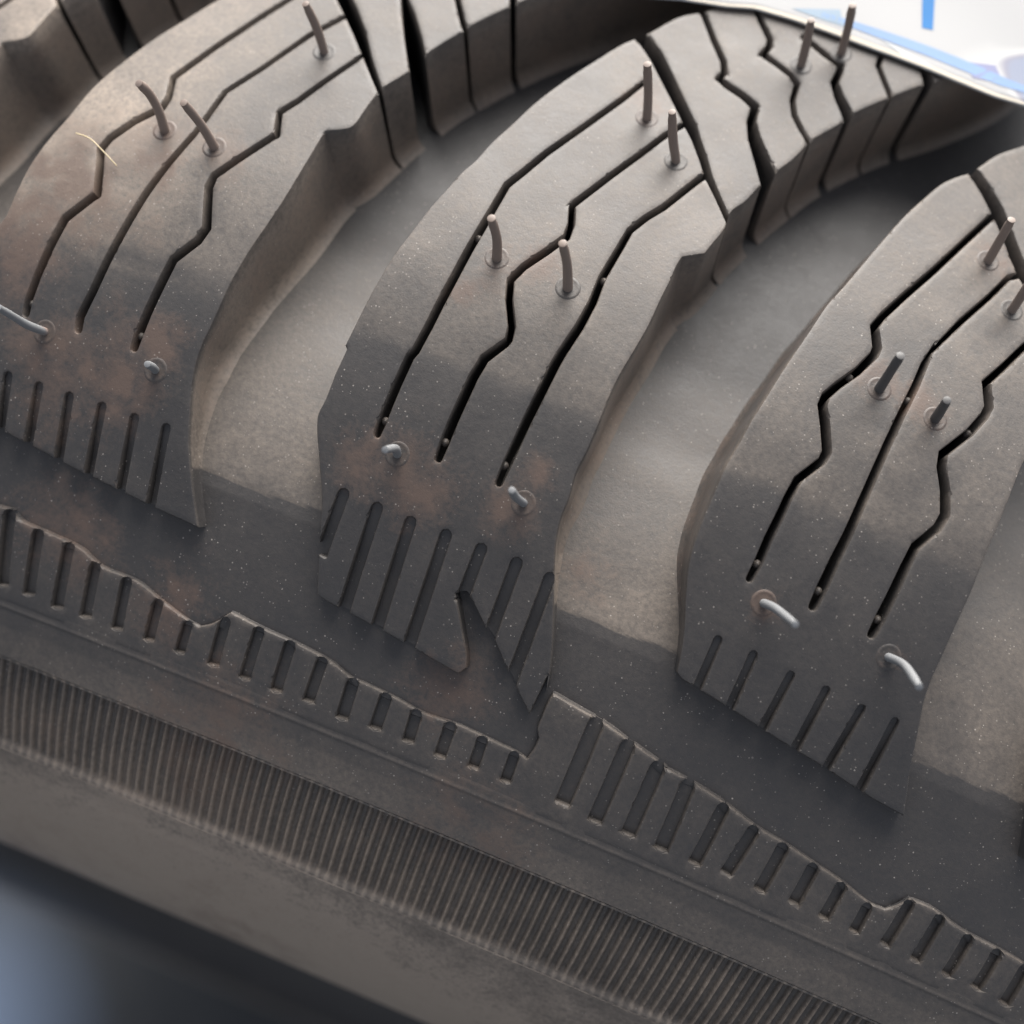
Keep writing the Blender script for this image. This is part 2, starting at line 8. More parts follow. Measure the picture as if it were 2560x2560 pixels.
"r":[[[-52.4,4.98],[-52.11,9.53],[-51.23,9.43],[-51.64,4.91],[-51.77,4.69],[-52.05,4.62],[-52.31,4.74]],[[-49.24,5.43],[-48.62,10.25],[-47.76,10.11],[-48.49,5.32],[-48.64,5.11],[-48.92,5.05],[-49.17,5.19]],[[-46.27,5.41],[-45.81,10.63],[-44.95,10.52],[-45.54,5.32],[-45.67,5.11],[-45.94,5.05],[-46.19,5.17]],[[-43.36,5.4],[-42.75,10.94],[-41.91,10.82],[-42.63,5.3],[-42.77,5.09],[-43.04,5.03],[-43.28,5.16]],[[-40.33,5.32],[-39.81,11.25],[-38.98,11.14],[-39.61,5.23],[-39.74,5.02],[-40.0,4.96],[-40.25,5.08]],[[-37.32,5.31],[-36.71,11.65],[-35.89,11.54],[-36.61,5.22],[-36.74,5.01],[-37.0,4.95],[-37.24,5.07]],[[-34.45,5.24],[-33.8,12.08],[-32.99,11.97],[-33.76,5.15],[-33.88,4.94],[-34.14,4.88],[-34.38,5.0]]]},{"o":[[-17.81,13.23],[-17.89,12.97],[-17.98,12.7],[-18.06,12.43],[-18.15,12.16],[-18.23,11.9],[-18.32,11.63],[-18.4,11.36],[-18.49,11.1],[-18.57,10.83],[-18.66,10.57],[-18.74,10.3],[-18.83,10.03],[-18.91,9.77],[-18.99,9.5],[-19.08,9.24],[-19.16,8.97],[-19.24,8.7],[-19.32,8.43],[-19.39,8.15],[-19.47,7.88],[-19.54,7.6],[-19.62,7.33],[-19.69,7.06],[-19.78,6.79],[-19.87,6.52],[-19.96,6.25],[-20.06,5.99],[-20.17,5.73],[-20.29,5.47],[-20.41,5.21],[-20.53,4.96],[-20.66,4.7],[-20.78,4.44],[-20.91,4.19],[-21.03,3.93],[-21.15,3.67],[-21.27,3.41],[-21.39,3.16],[-21.52,2.9],[-21.65,2.64],[-21.77,2.38],[-21.9,2.12],[-22.02,1.87],[-22.14,1.61],[-22.25,1.34],[-22.35,1.08],[-22.44,0.82],[-22.52,0.55],[-22.56,0.28],[-22.56,0.0],[-22.53,-0.28],[-22.48,-0.57],[-22.44,-0.85],[-22.42,-1.14],[-22.41,-1.42],[-22.41,-1.7],[-22.41,-1.98],[-22.41,-2.26],[-22.42,-2.54],[-22.42,-2.82],[-22.41,-3.1],[-22.4,-3.39],[-22.38,-3.68],[-22.36,-3.97],[-22.34,-4.26],[-22.32,-4.55],[-22.3,-4.84],[-22.29,-5.13],[-22.52,-5.39],[-22.5,-5.7],[-22.47,-6.02],[-22.45,-6.34],[-22.42,-6.66],[-22.4,-6.98],[-22.38,-7.31],[-22.36,-7.63],[-22.33,-7.95],[-22.31,-8.28],[-22.29,-8.6],[-22.27,-8.91],[-22.24,-9.22],[-22.22,-9.53],[-22.19,-9.84],[-22.17,-10.15],[-22.14,-10.46],[-22.11,-10.77],[-22.08,-11.06],[-22.05,-11.35],[-22.02,-11.64],[-21.99,-11.94],[-21.96,-12.23],[-21.93,-12.52],[-21.89,-12.82],[-21.85,-13.11],[-21.81,-13.4],[-21.76,-13.73],[-21.7,-14.05],[-21.63,-14.37],[-21.56,-14.7],[-21.49,-15.02],[-21.42,-15.35],[-21.36,-15.68],[-21.3,-16.0],[-21.24,-16.31],[-21.18,-16.64],[-21.12,-16.96],[-21.06,-17.28],[-20.99,-17.61],[-20.93,-17.93],[-20.86,-18.25],[-20.78,-18.61],[-20.69,-18.96],[-20.6,-19.32],[-20.5,-19.67],[-20.41,-20.03],[-20.31,-20.39],[-20.23,-20.75],[-20.14,-21.12],[-20.06,-21.49],[-19.97,-21.86],[-19.88,-22.22],[-19.78,-22.59],[-19.65,-22.95],[-19.5,-23.31],[-19.36,-23.67],[-19.23,-24.04],[-19.15,-24.37],[-19.07,-24.72],[-19.0,-25.07],[-18.93,-25.42],[-18.85,-25.77],[-18.76,-26.11],[-18.66,-26.47],[-18.55,-26.82],[-18.43,-27.18],[-18.31,-27.53],[-18.18,-27.88],[-18.06,-28.24],[-17.94,-28.6],[-17.83,-28.93],[-17.73,-29.27],[-17.63,-29.61],[-17.52,-29.95],[-17.42,-30.29],[-17.31,-30.63],[-17.2,-30.97],[-17.09,-31.31],[-16.96,-31.64],[-16.83,-31.98],[-16.7,-32.31],[-16.56,-32.65],[-16.42,-32.98],[-16.28,-33.31],[-16.13,-33.64],[-15.98,-33.97],[-15.83,-34.29],[-15.68,-34.62],[-15.53,-34.95],[-15.37,-35.27],[-15.2,-35.6],[-15.04,-35.93],[-14.87,-36.25],[-14.7,-36.57],[-14.53,-36.89],[-14.35,-37.21],[-14.18,-37.53],[-14.0,-37.86],[-13.83,-38.18],[-13.65,-38.5],[-13.47,-38.83],[-13.3,-39.16],[-13.12,-39.49],[-12.93,-39.81],[-12.75,-40.13],[-12.55,-40.45],[-12.36,-40.76],[-12.13,-41.07],[-11.89,-41.36],[-11.64,-41.65],[-11.4,-41.94],[-11.16,-42.25],[-10.92,-42.56],[-10.69,-42.88],[-10.46,-43.21],[-10.23,-43.56],[-10.01,-43.91],[-9.79,-44.28],[-9.56,-44.64],[-9.81,-44.41],[-9.56,-44.71],[-9.32,-45.02],[-9.08,-45.32],[-8.83,-45.62],[-8.57,-45.89],[-8.31,-46.13],[-8.03,-46.34],[-7.75,-46.55],[-7.47,-46.76],[-7.19,-46.98],[-6.92,-47.22],[-6.65,-47.47],[-6.38,-47.72],[-6.12,-47.98],[-5.85,-48.24],[-5.59,-48.5],[-5.33,-48.76],[-5.06,-49.04],[-4.8,-49.32],[-4.54,-49.6],[-4.28,-49.89],[-4.02,-50.18],[-3.77,-50.47],[-3.51,-50.78],[-3.28,-51.06],[-3.05,-51.35],[-2.82,-51.63],[-2.59,-51.93],[-2.36,-52.22],[-2.13,-52.51],[-1.9,-52.81],[-1.67,-53.11],[-1.44,-53.41],[-1.21,-53.71],[-0.98,-54.01],[-0.74,-54.31],[-0.51,-54.61],[-0.28,-54.91],[-0.04,-55.21],[0.19,-55.5],[0.43,-55.8],[0.67,-56.1],[0.91,-56.39],[1.15,-56.68],[1.4,-56.97],[1.65,-57.26],[1.9,-57.55],[2.15,-57.82],[2.39,-58.1],[2.65,-58.37],[2.9,-58.65],[3.15,-58.92],[3.41,-59.19],[3.66,-59.46],[3.92,-59.73],[4.18,-59.99],[4.44,-60.26],[4.7,-60.53],[4.97,-60.79],[5.23,-61.06],[5.49,-61.33],[5.76,-61.59],[6.02,-61.86],[6.29,-62.13],[6.56,-62.4],[6.82,-62.66],[7.09,-62.93],[7.36,-63.2],[7.63,-63.48],[7.9,-63.75],[8.16,-64.02],[8.43,-64.3],[8.7,-64.58],[8.97,-64.86],[9.31,-64.85],[9.64,-64.84],[9.98,-64.84],[10.32,-64.84],[10.66,-64.84],[11.0,-64.84],[11.34,-64.84],[11.68,-64.85],[12.02,-64.86],[12.36,-64.86],[12.7,-64.87],[13.04,-64.88],[13.38,-64.89],[13.72,-64.9],[14.06,-64.91],[14.4,-64.92],[14.74,-64.93],[15.08,-64.93],[15.42,-64.94],[15.76,-64.94],[16.1,-64.94],[16.43,-64.94],[16.77,-64.94],[17.11,-64.94],[17.45,-64.93],[17.78,-64.92],[18.12,-64.91],[18.46,-64.9],[18.79,-64.88],[19.12,-64.85],[19.46,-64.83],[19.79,-64.8],[20.12,-64.76],[20.46,-64.71],[20.79,-64.65],[21.12,-64.56],[21.44,-64.46],[21.77,-64.35],[22.09,-64.22],[22.4,-64.09],[22.72,-63.95],[23.04,-63.8],[23.35,-63.65],[23.67,-63.51],[23.98,-63.36],[24.3,-63.21],[24.61,-63.07],[24.93,-62.94],[25.25,-62.82],[25.0,-62.44],[24.76,-62.06],[24.51,-61.68],[24.27,-61.3],[24.03,-60.92],[23.79,-60.54],[23.55,-60.17],[23.31,-59.79],[23.07,-59.42],[22.84,-59.05],[22.6,-58.68],[22.36,-58.31],[22.11,-57.95],[21.87,-57.59],[21.63,-57.24],[21.38,-56.88],[21.13,-56.54],[20.89,-56.21],[20.65,-55.89],[20.39,-55.57],[20.14,-55.26],[19.88,-54.96],[19.62,-54.66],[19.36,-54.36],[19.1,-54.07],[18.84,-53.77],[18.58,-53.48],[18.32,-53.19],[18.05,-52.88],[17.76,-52.58],[17.48,-52.28],[17.2,-51.98],[16.91,-51.69],[16.63,-51.4],[16.35,-51.11],[16.06,-50.82],[15.75,-50.51],[15.45,-50.2],[15.14,-49.89],[14.83,-49.58],[14.51,-49.28],[14.23,-49.02],[13.94,-48.77],[13.65,-48.52],[13.37,-48.27],[13.1,-47.99],[12.82,-47.7],[12.55,-47.4],[12.28,-47.09],[12.01,-46.79],[11.75,-46.48],[11.48,-46.17],[11.22,-45.86],[10.96,-45.54],[10.7,-45.23],[10.45,-44.93],[10.2,-44.64],[9.95,-44.34],[9.71,-44.04],[9.46,-43.74],[9.22,-43.44],[8.98,-43.13],[8.75,-42.82],[8.53,-42.5],[8.31,-42.14],[8.11,-41.75],[7.92,-41.36],[7.73,-40.97],[7.53,-40.59],[7.34,-40.28],[7.14,-39.97],[6.93,-39.67],[6.73,-39.37],[6.52,-39.07],[6.32,-38.76],[6.13,-38.46],[5.95,-38.14],[5.78,-37.82],[5.61,-37.45],[5.47,-37.05],[5.35,-36.65],[5.23,-36.24],[5.1,-35.84],[4.96,-35.45],[4.8,-35.09],[4.64,-34.75],[4.47,-34.41],[4.3,-34.07],[4.13,-33.73],[3.96,-33.36],[3.79,-32.99],[3.62,-32.62],[3.45,-32.25],[3.29,-31.88],[3.14,-31.5],[3.02,-31.16],[2.91,-30.81],[2.81,-30.45],[2.7,-30.1],[2.59,-29.75],[2.47,-29.41],[2.31,-29.08],[2.13,-28.77],[1.94,-28.46],[1.78,-28.14],[1.67,-27.8],[1.62,-27.37],[1.64,-26.91],[1.68,-26.45],[1.67,-26.0],[1.6,-25.6],[1.5,-25.21],[1.39,-24.82],[1.28,-24.44],[1.2,-24.1],[1.11,-23.75],[1.02,-23.41],[0.93,-23.08],[0.67,-22.9],[0.41,-22.72],[0.15,-22.54],[-0.1,-22.37],[-0.36,-22.19],[-0.62,-22.02],[-0.7,-21.61],[-0.76,-21.2],[-0.78,-20.82],[-0.79,-20.44],[-0.79,-20.07],[-0.8,-19.7],[-0.82,-19.32],[-0.85,-18.95],[-0.88,-18.58],[-0.9,-18.21],[-0.93,-17.84],[-0.94,-17.5],[-0.96,-17.16],[-0.97,-16.83],[-0.98,-16.49],[-0.99,-16.16],[-1.01,-15.83],[-1.03,-15.5],[-1.05,-15.18],[-1.08,-14.85],[-1.12,-14.53],[-1.16,-14.2],[-1.2,-13.88],[-1.25,-13.56],[-1.29,-13.25],[-1.34,-12.93],[-1.38,-12.62],[-1.43,-12.3],[-1.47,-11.99],[-1.52,-11.67],[-1.58,-11.35],[-1.63,-11.03],[-1.67,-10.71],[-1.69,-10.42],[-1.72,-10.13],[-1.74,-9.85],[-1.76,-9.56],[-1.77,-9.27],[-1.78,-8.99],[-1.79,-8.7],[-1.8,-8.41],[-1.8,-8.12],[-1.8,-7.83],[-1.8,-7.54],[-1.79,-7.26],[-1.79,-6.97],[-1.79,-6.68],[-1.79,-6.4],[-1.79,-6.09],[-1.79,-5.78],[-1.8,-5.48],[-1.8,-5.17],[-1.81,-4.87],[-1.82,-4.57],[-1.84,-4.26],[-1.86,-3.95],[-1.9,-3.64],[-1.93,-3.33],[-1.97,-3.03],[-1.99,-2.72],[-2.0,-2.41],[-1.98,-2.12],[-1.96,-1.84],[-1.92,-1.55],[-1.88,-1.26],[-1.84,-0.98],[-1.81,-0.69],[-1.79,-0.41],[-1.78,-0.11],[-1.79,0.19],[-1.8,0.49],[-1.8,0.78],[-1.79,1.08],[-1.75,1.38],[-1.71,1.68],[-1.66,1.98],[-1.6,2.29],[-1.53,2.58],[-1.46,2.88],[-1.39,3.15],[-1.3,3.41],[-1.21,3.68],[-1.12,3.94],[-1.02,4.2],[-0.93,4.46],[-0.82,4.74],[-0.72,5.02],[-0.61,5.3],[-0.5,5.57],[-0.39,5.85],[-0.28,6.13],[-0.17,6.41],[-0.06,6.67],[0.04,6.93],[0.15,7.19],[0.25,7.45],[0.35,7.71],[0.46,7.97],[0.56,8.23],[0.66,8.49],[0.76,8.75],[0.86,9.02],[0.96,9.28],[1.06,9.55],[1.15,9.81],[1.25,10.08],[1.34,10.35],[1.44,10.61],[1.53,10.88],[1.62,11.15],[1.7,11.43],[1.78,11.7],[1.86,12.01],[1.93,12.32],[1.99,12.63],[2.05,12.95],[2.11,13.26],[2.17,13.58],[2.08,13.27],[1.99,12.95],[1.9,12.64],[1.81,12.33],[1.79,12.61],[1.78,12.89],[1.76,13.17],[1.75,13.45],[1.73,13.73],[1.72,14.01],[1.7,14.29],[1.69,14.57],[1.67,14.85],[1.65,15.14],[1.64,15.42],[1.62,15.71],[1.39,15.51],[1.16,15.31],[0.92,15.11],[0.69,14.9],[0.46,14.71],[0.23,14.51],[-0.01,14.31],[-0.24,14.11],[-0.48,13.9],[-0.73,13.69],[-0.98,13.49],[-1.22,13.28],[-1.43,13.08],[-1.63,12.88],[-1.84,12.69],[-2.04,12.49],[-2.24,12.29],[-2.45,12.09],[-2.65,11.89],[-2.86,11.7],[-3.07,11.51],[-3.28,11.32],[-3.55,11.14],[-3.85,10.99],[-4.12,10.81],[-4.36,10.62],[-4.59,10.42],[-4.81,10.22],[-5.04,10.02],[-5.26,9.82],[-5.48,9.62],[-5.71,9.42],[-5.94,9.23],[-6.29,9.02],[-6.66,8.83],[-7.01,9.01],[-7.35,9.2],[-7.2,9.43],[-7.05,9.67],[-6.9,9.91],[-6.75,10.15],[-6.59,10.39],[-6.42,10.66],[-6.25,10.93],[-6.08,11.2],[-5.91,11.47],[-5.74,11.74],[-5.57,12.0],[-5.4,12.27],[-5.23,12.54],[-5.07,12.8],[-4.9,13.08],[-4.75,13.35],[-4.62,13.63],[-4.51,13.93],[-4.4,14.22],[-4.61,14.56],[-4.81,14.9],[-5.11,14.86],[-5.4,14.82],[-5.69,14.78],[-5.98,14.74],[-6.27,14.7],[-6.56,14.66],[-6.86,14.62],[-7.15,14.58],[-7.44,14.54],[-7.73,14.5],[-8.02,14.46],[-8.32,14.42],[-8.61,14.38],[-8.9,14.34],[-9.21,14.3],[-9.51,14.26],[-9.82,14.22],[-10.12,14.18],[-10.43,14.14],[-10.74,14.11],[-11.04,14.07],[-11.35,14.03],[-11.66,13.99],[-11.96,13.96],[-12.28,13.92],[-12.6,13.89],[-12.92,13.85],[-13.24,13.82],[-13.56,13.79],[-13.88,13.75],[-14.2,13.72],[-14.53,13.69],[-14.85,13.65],[-15.15,13.62],[-15.46,13.58],[-15.77,13.55],[-16.07,13.51],[-16.38,13.48],[-16.72,13.44],[-17.07,13.39],[-17.44,13.32]],
"v":[[[-9.43,-37.68],[-10.54,-35.22],[-12.53,-31.04],[-14.42,-27.21],[-15.42,-24.7],[-16.22,-22.91],[-16.39,-20.44],[-16.58,-18.11],[-16.77,-15.85],[-16.91,-13.53],[-17.08,-11.29],[-17.21,-8.98],[-17.42,-6.91],[-17.67,-6.33],[-17.81,-3.93],[-17.86,-2.09],[-17.87,-0.73],[-17.81,0.17],[-17.73,0.35],[-17.55,0.43],[-17.36,0.36],[-17.28,0.18],[-17.21,-0.72],[-17.21,-2.07],[-17.16,-3.89],[-17.03,-6.17],[-16.82,-6.74],[-16.6,-8.9],[-16.46,-11.21],[-16.3,-13.44],[-16.17,-15.74],[-15.99,-17.98],[-15.85,-20.32],[-15.7,-22.68],[-14.96,-24.39],[-13.99,-26.89],[-12.14,-30.71],[-10.14,-34.91],[-9.11,-37.43]],[[-4.76,-35.08],[-5.95,-33.11],[-7.3,-30.23],[-8.72,-27.27],[-10.68,-23.07],[-10.1,-21.28],[-10.03,-20.13],[-10.99,-18.3],[-12.14,-16.36],[-12.7,-14.81],[-12.21,-13.16],[-11.16,-11.12],[-10.98,-10.18],[-11.13,-9.9],[-12.21,-8.23],[-12.49,-6.5],[-12.6,-4.46],[-12.68,-2.76],[-12.69,-1.24],[-12.66,0.26],[-12.58,0.46],[-12.36,0.55],[-12.14,0.47],[-12.05,0.27],[-11.98,-1.23],[-11.96,-2.72],[-11.87,-4.41],[-11.77,-6.41],[-11.53,-7.96],[-10.56,-9.6],[-10.41,-10.11],[-10.63,-11.29],[-11.71,-13.36],[-12.14,-14.75],[-11.66,-16.07],[-10.53,-17.95],[-9.48,-19.94],[-9.59,-21.37],[-10.14,-22.98],[-8.31,-26.96],[-6.9,-29.91],[-5.58,-32.78],[-4.41,-34.73]],[[-1.36,-30.85],[-1.97,-30.06],[-3.75,-26.11],[-4.7,-24.58],[-5.55,-22.76],[-5.78,-20.62],[-6.14,-17.69],[-6.1,-15.44],[-6.33,-13.19],[-6.85,-10.56],[-6.98,-9.68],[-7.17,-7.1],[-7.34,-4.89],[-7.45,-2.89],[-7.53,-1.21],[-7.55,0.34],[-7.47,0.54],[-7.27,0.63],[-7.07,0.56],[-6.97,0.37],[-6.86,-1.17],[-6.76,-2.84],[-6.65,-4.83],[-6.46,-7.03],[-6.26,-9.58],[-6.16,-10.42],[-5.68,-13.07],[-5.49,-15.39],[-5.59,-17.63],[-5.26,-20.52],[-5.08,-22.56],[-4.29,-24.24],[-3.34,-25.77],[-1.54,-29.67],[-1.02,-30.46]],[[-11.86,-41.95],[-10.71,-41.16],[-9.57,-40.14],[-7.91,-38.3],[-6.23,-36.46],[-4.24,-34.17],[-3.6,-33.48],[-2.35,-31.76],[-1.31,-30.15],[0.1,-28.57],[1.42,-26.98],[2.47,-25.69],[2.6,-25.63],[2.73,-25.69],[2.78,-25.85],[2.73,-26.01],[1.68,-27.3],[0.37,-28.92],[-0.9,-30.61],[-1.88,-32.25],[-3.1,-34.05],[-3.64,-34.95],[-5.61,-37.33],[-7.23,-39.27],[-8.92,-41.26],[-10.21,-42.3],[-11.37,-43.19]],[[-7.93,-47.52],[-7.02,-46.58],[-5.29,-44.21],[-3.88,-42.43],[-3.52,-41.49],[-3.83,-40.52],[-2.65,-39.91],[-1.16,-39.5],[0.01,-38.91],[0.11,-37.39],[0.8,-35.59],[1.94,-33.68],[2.9,-32.02],[3.87,-30.43],[5.02,-31.57],[4.04,-33.19],[2.88,-34.71],[1.62,-36.33],[0.83,-37.7],[0.58,-39.5],[-1.02,-40.2],[-2.51,-40.58],[-3.15,-40.87],[-2.95,-41.49],[-3.49,-42.79],[-4.97,-44.6],[-6.72,-47.0],[-7.66,-47.97]],[[-3.94,-50.82],[-3.25,-49.75],[-2.21,-48.15],[-0.89,-46.58],[-0.78,-45.94],[-1.13,-44.66],[0.51,-44.16],[2.03,-43.59],[2.71,-42.95],[2.88,-41.14],[3.53,-39.62],[4.62,-38.39],[6.05,-36.95],[6.25,-37.27],[4.83,-38.7],[3.84,-39.92],[3.28,-41.3],[3.17,-43.3],[2.21,-44.08],[0.62,-44.68],[-0.45,-45.11],[-0.23,-45.89],[-0.45,-46.9],[-1.88,-48.56],[-2.9,-50.12],[-3.59,-51.19]],[[1.74,-48.16],[2.72,-47.7],[4.14,-47.02],[5.68,-46.53],[5.69,-45.95],[5.56,-44.67],[6.43,-43.11],[7.3,-41.96],[8.27,-40.51],[8.99,-41.34],[7.94,-42.78],[7.0,-43.79],[6.22,-44.93],[6.28,-45.96],[6.15,-47.08],[4.27,-47.59],[2.85,-48.22],[1.84,-48.6]],[[5.44,-50.55],[6.56,-50.31],[7.7,-49.99],[8.75,-49.48],[8.76,-48.23],[9.73,-46.85],[11.02,-45.09],[11.26,-45.38],[10.0,-47.17],[9.18,-48.45],[9.14,-49.86],[7.79,-50.4],[6.63,-50.73],[5.5,-50.97]],[[10.68,-51.52],[11.67,-50.37],[12.65,-49.49],[13.18,-48.54],[13.73,-47.3],[14.57,-48.01],[13.93,-49.25],[13.21,-50.33],[12.02,-51.02],[11.0,-52.02]]],
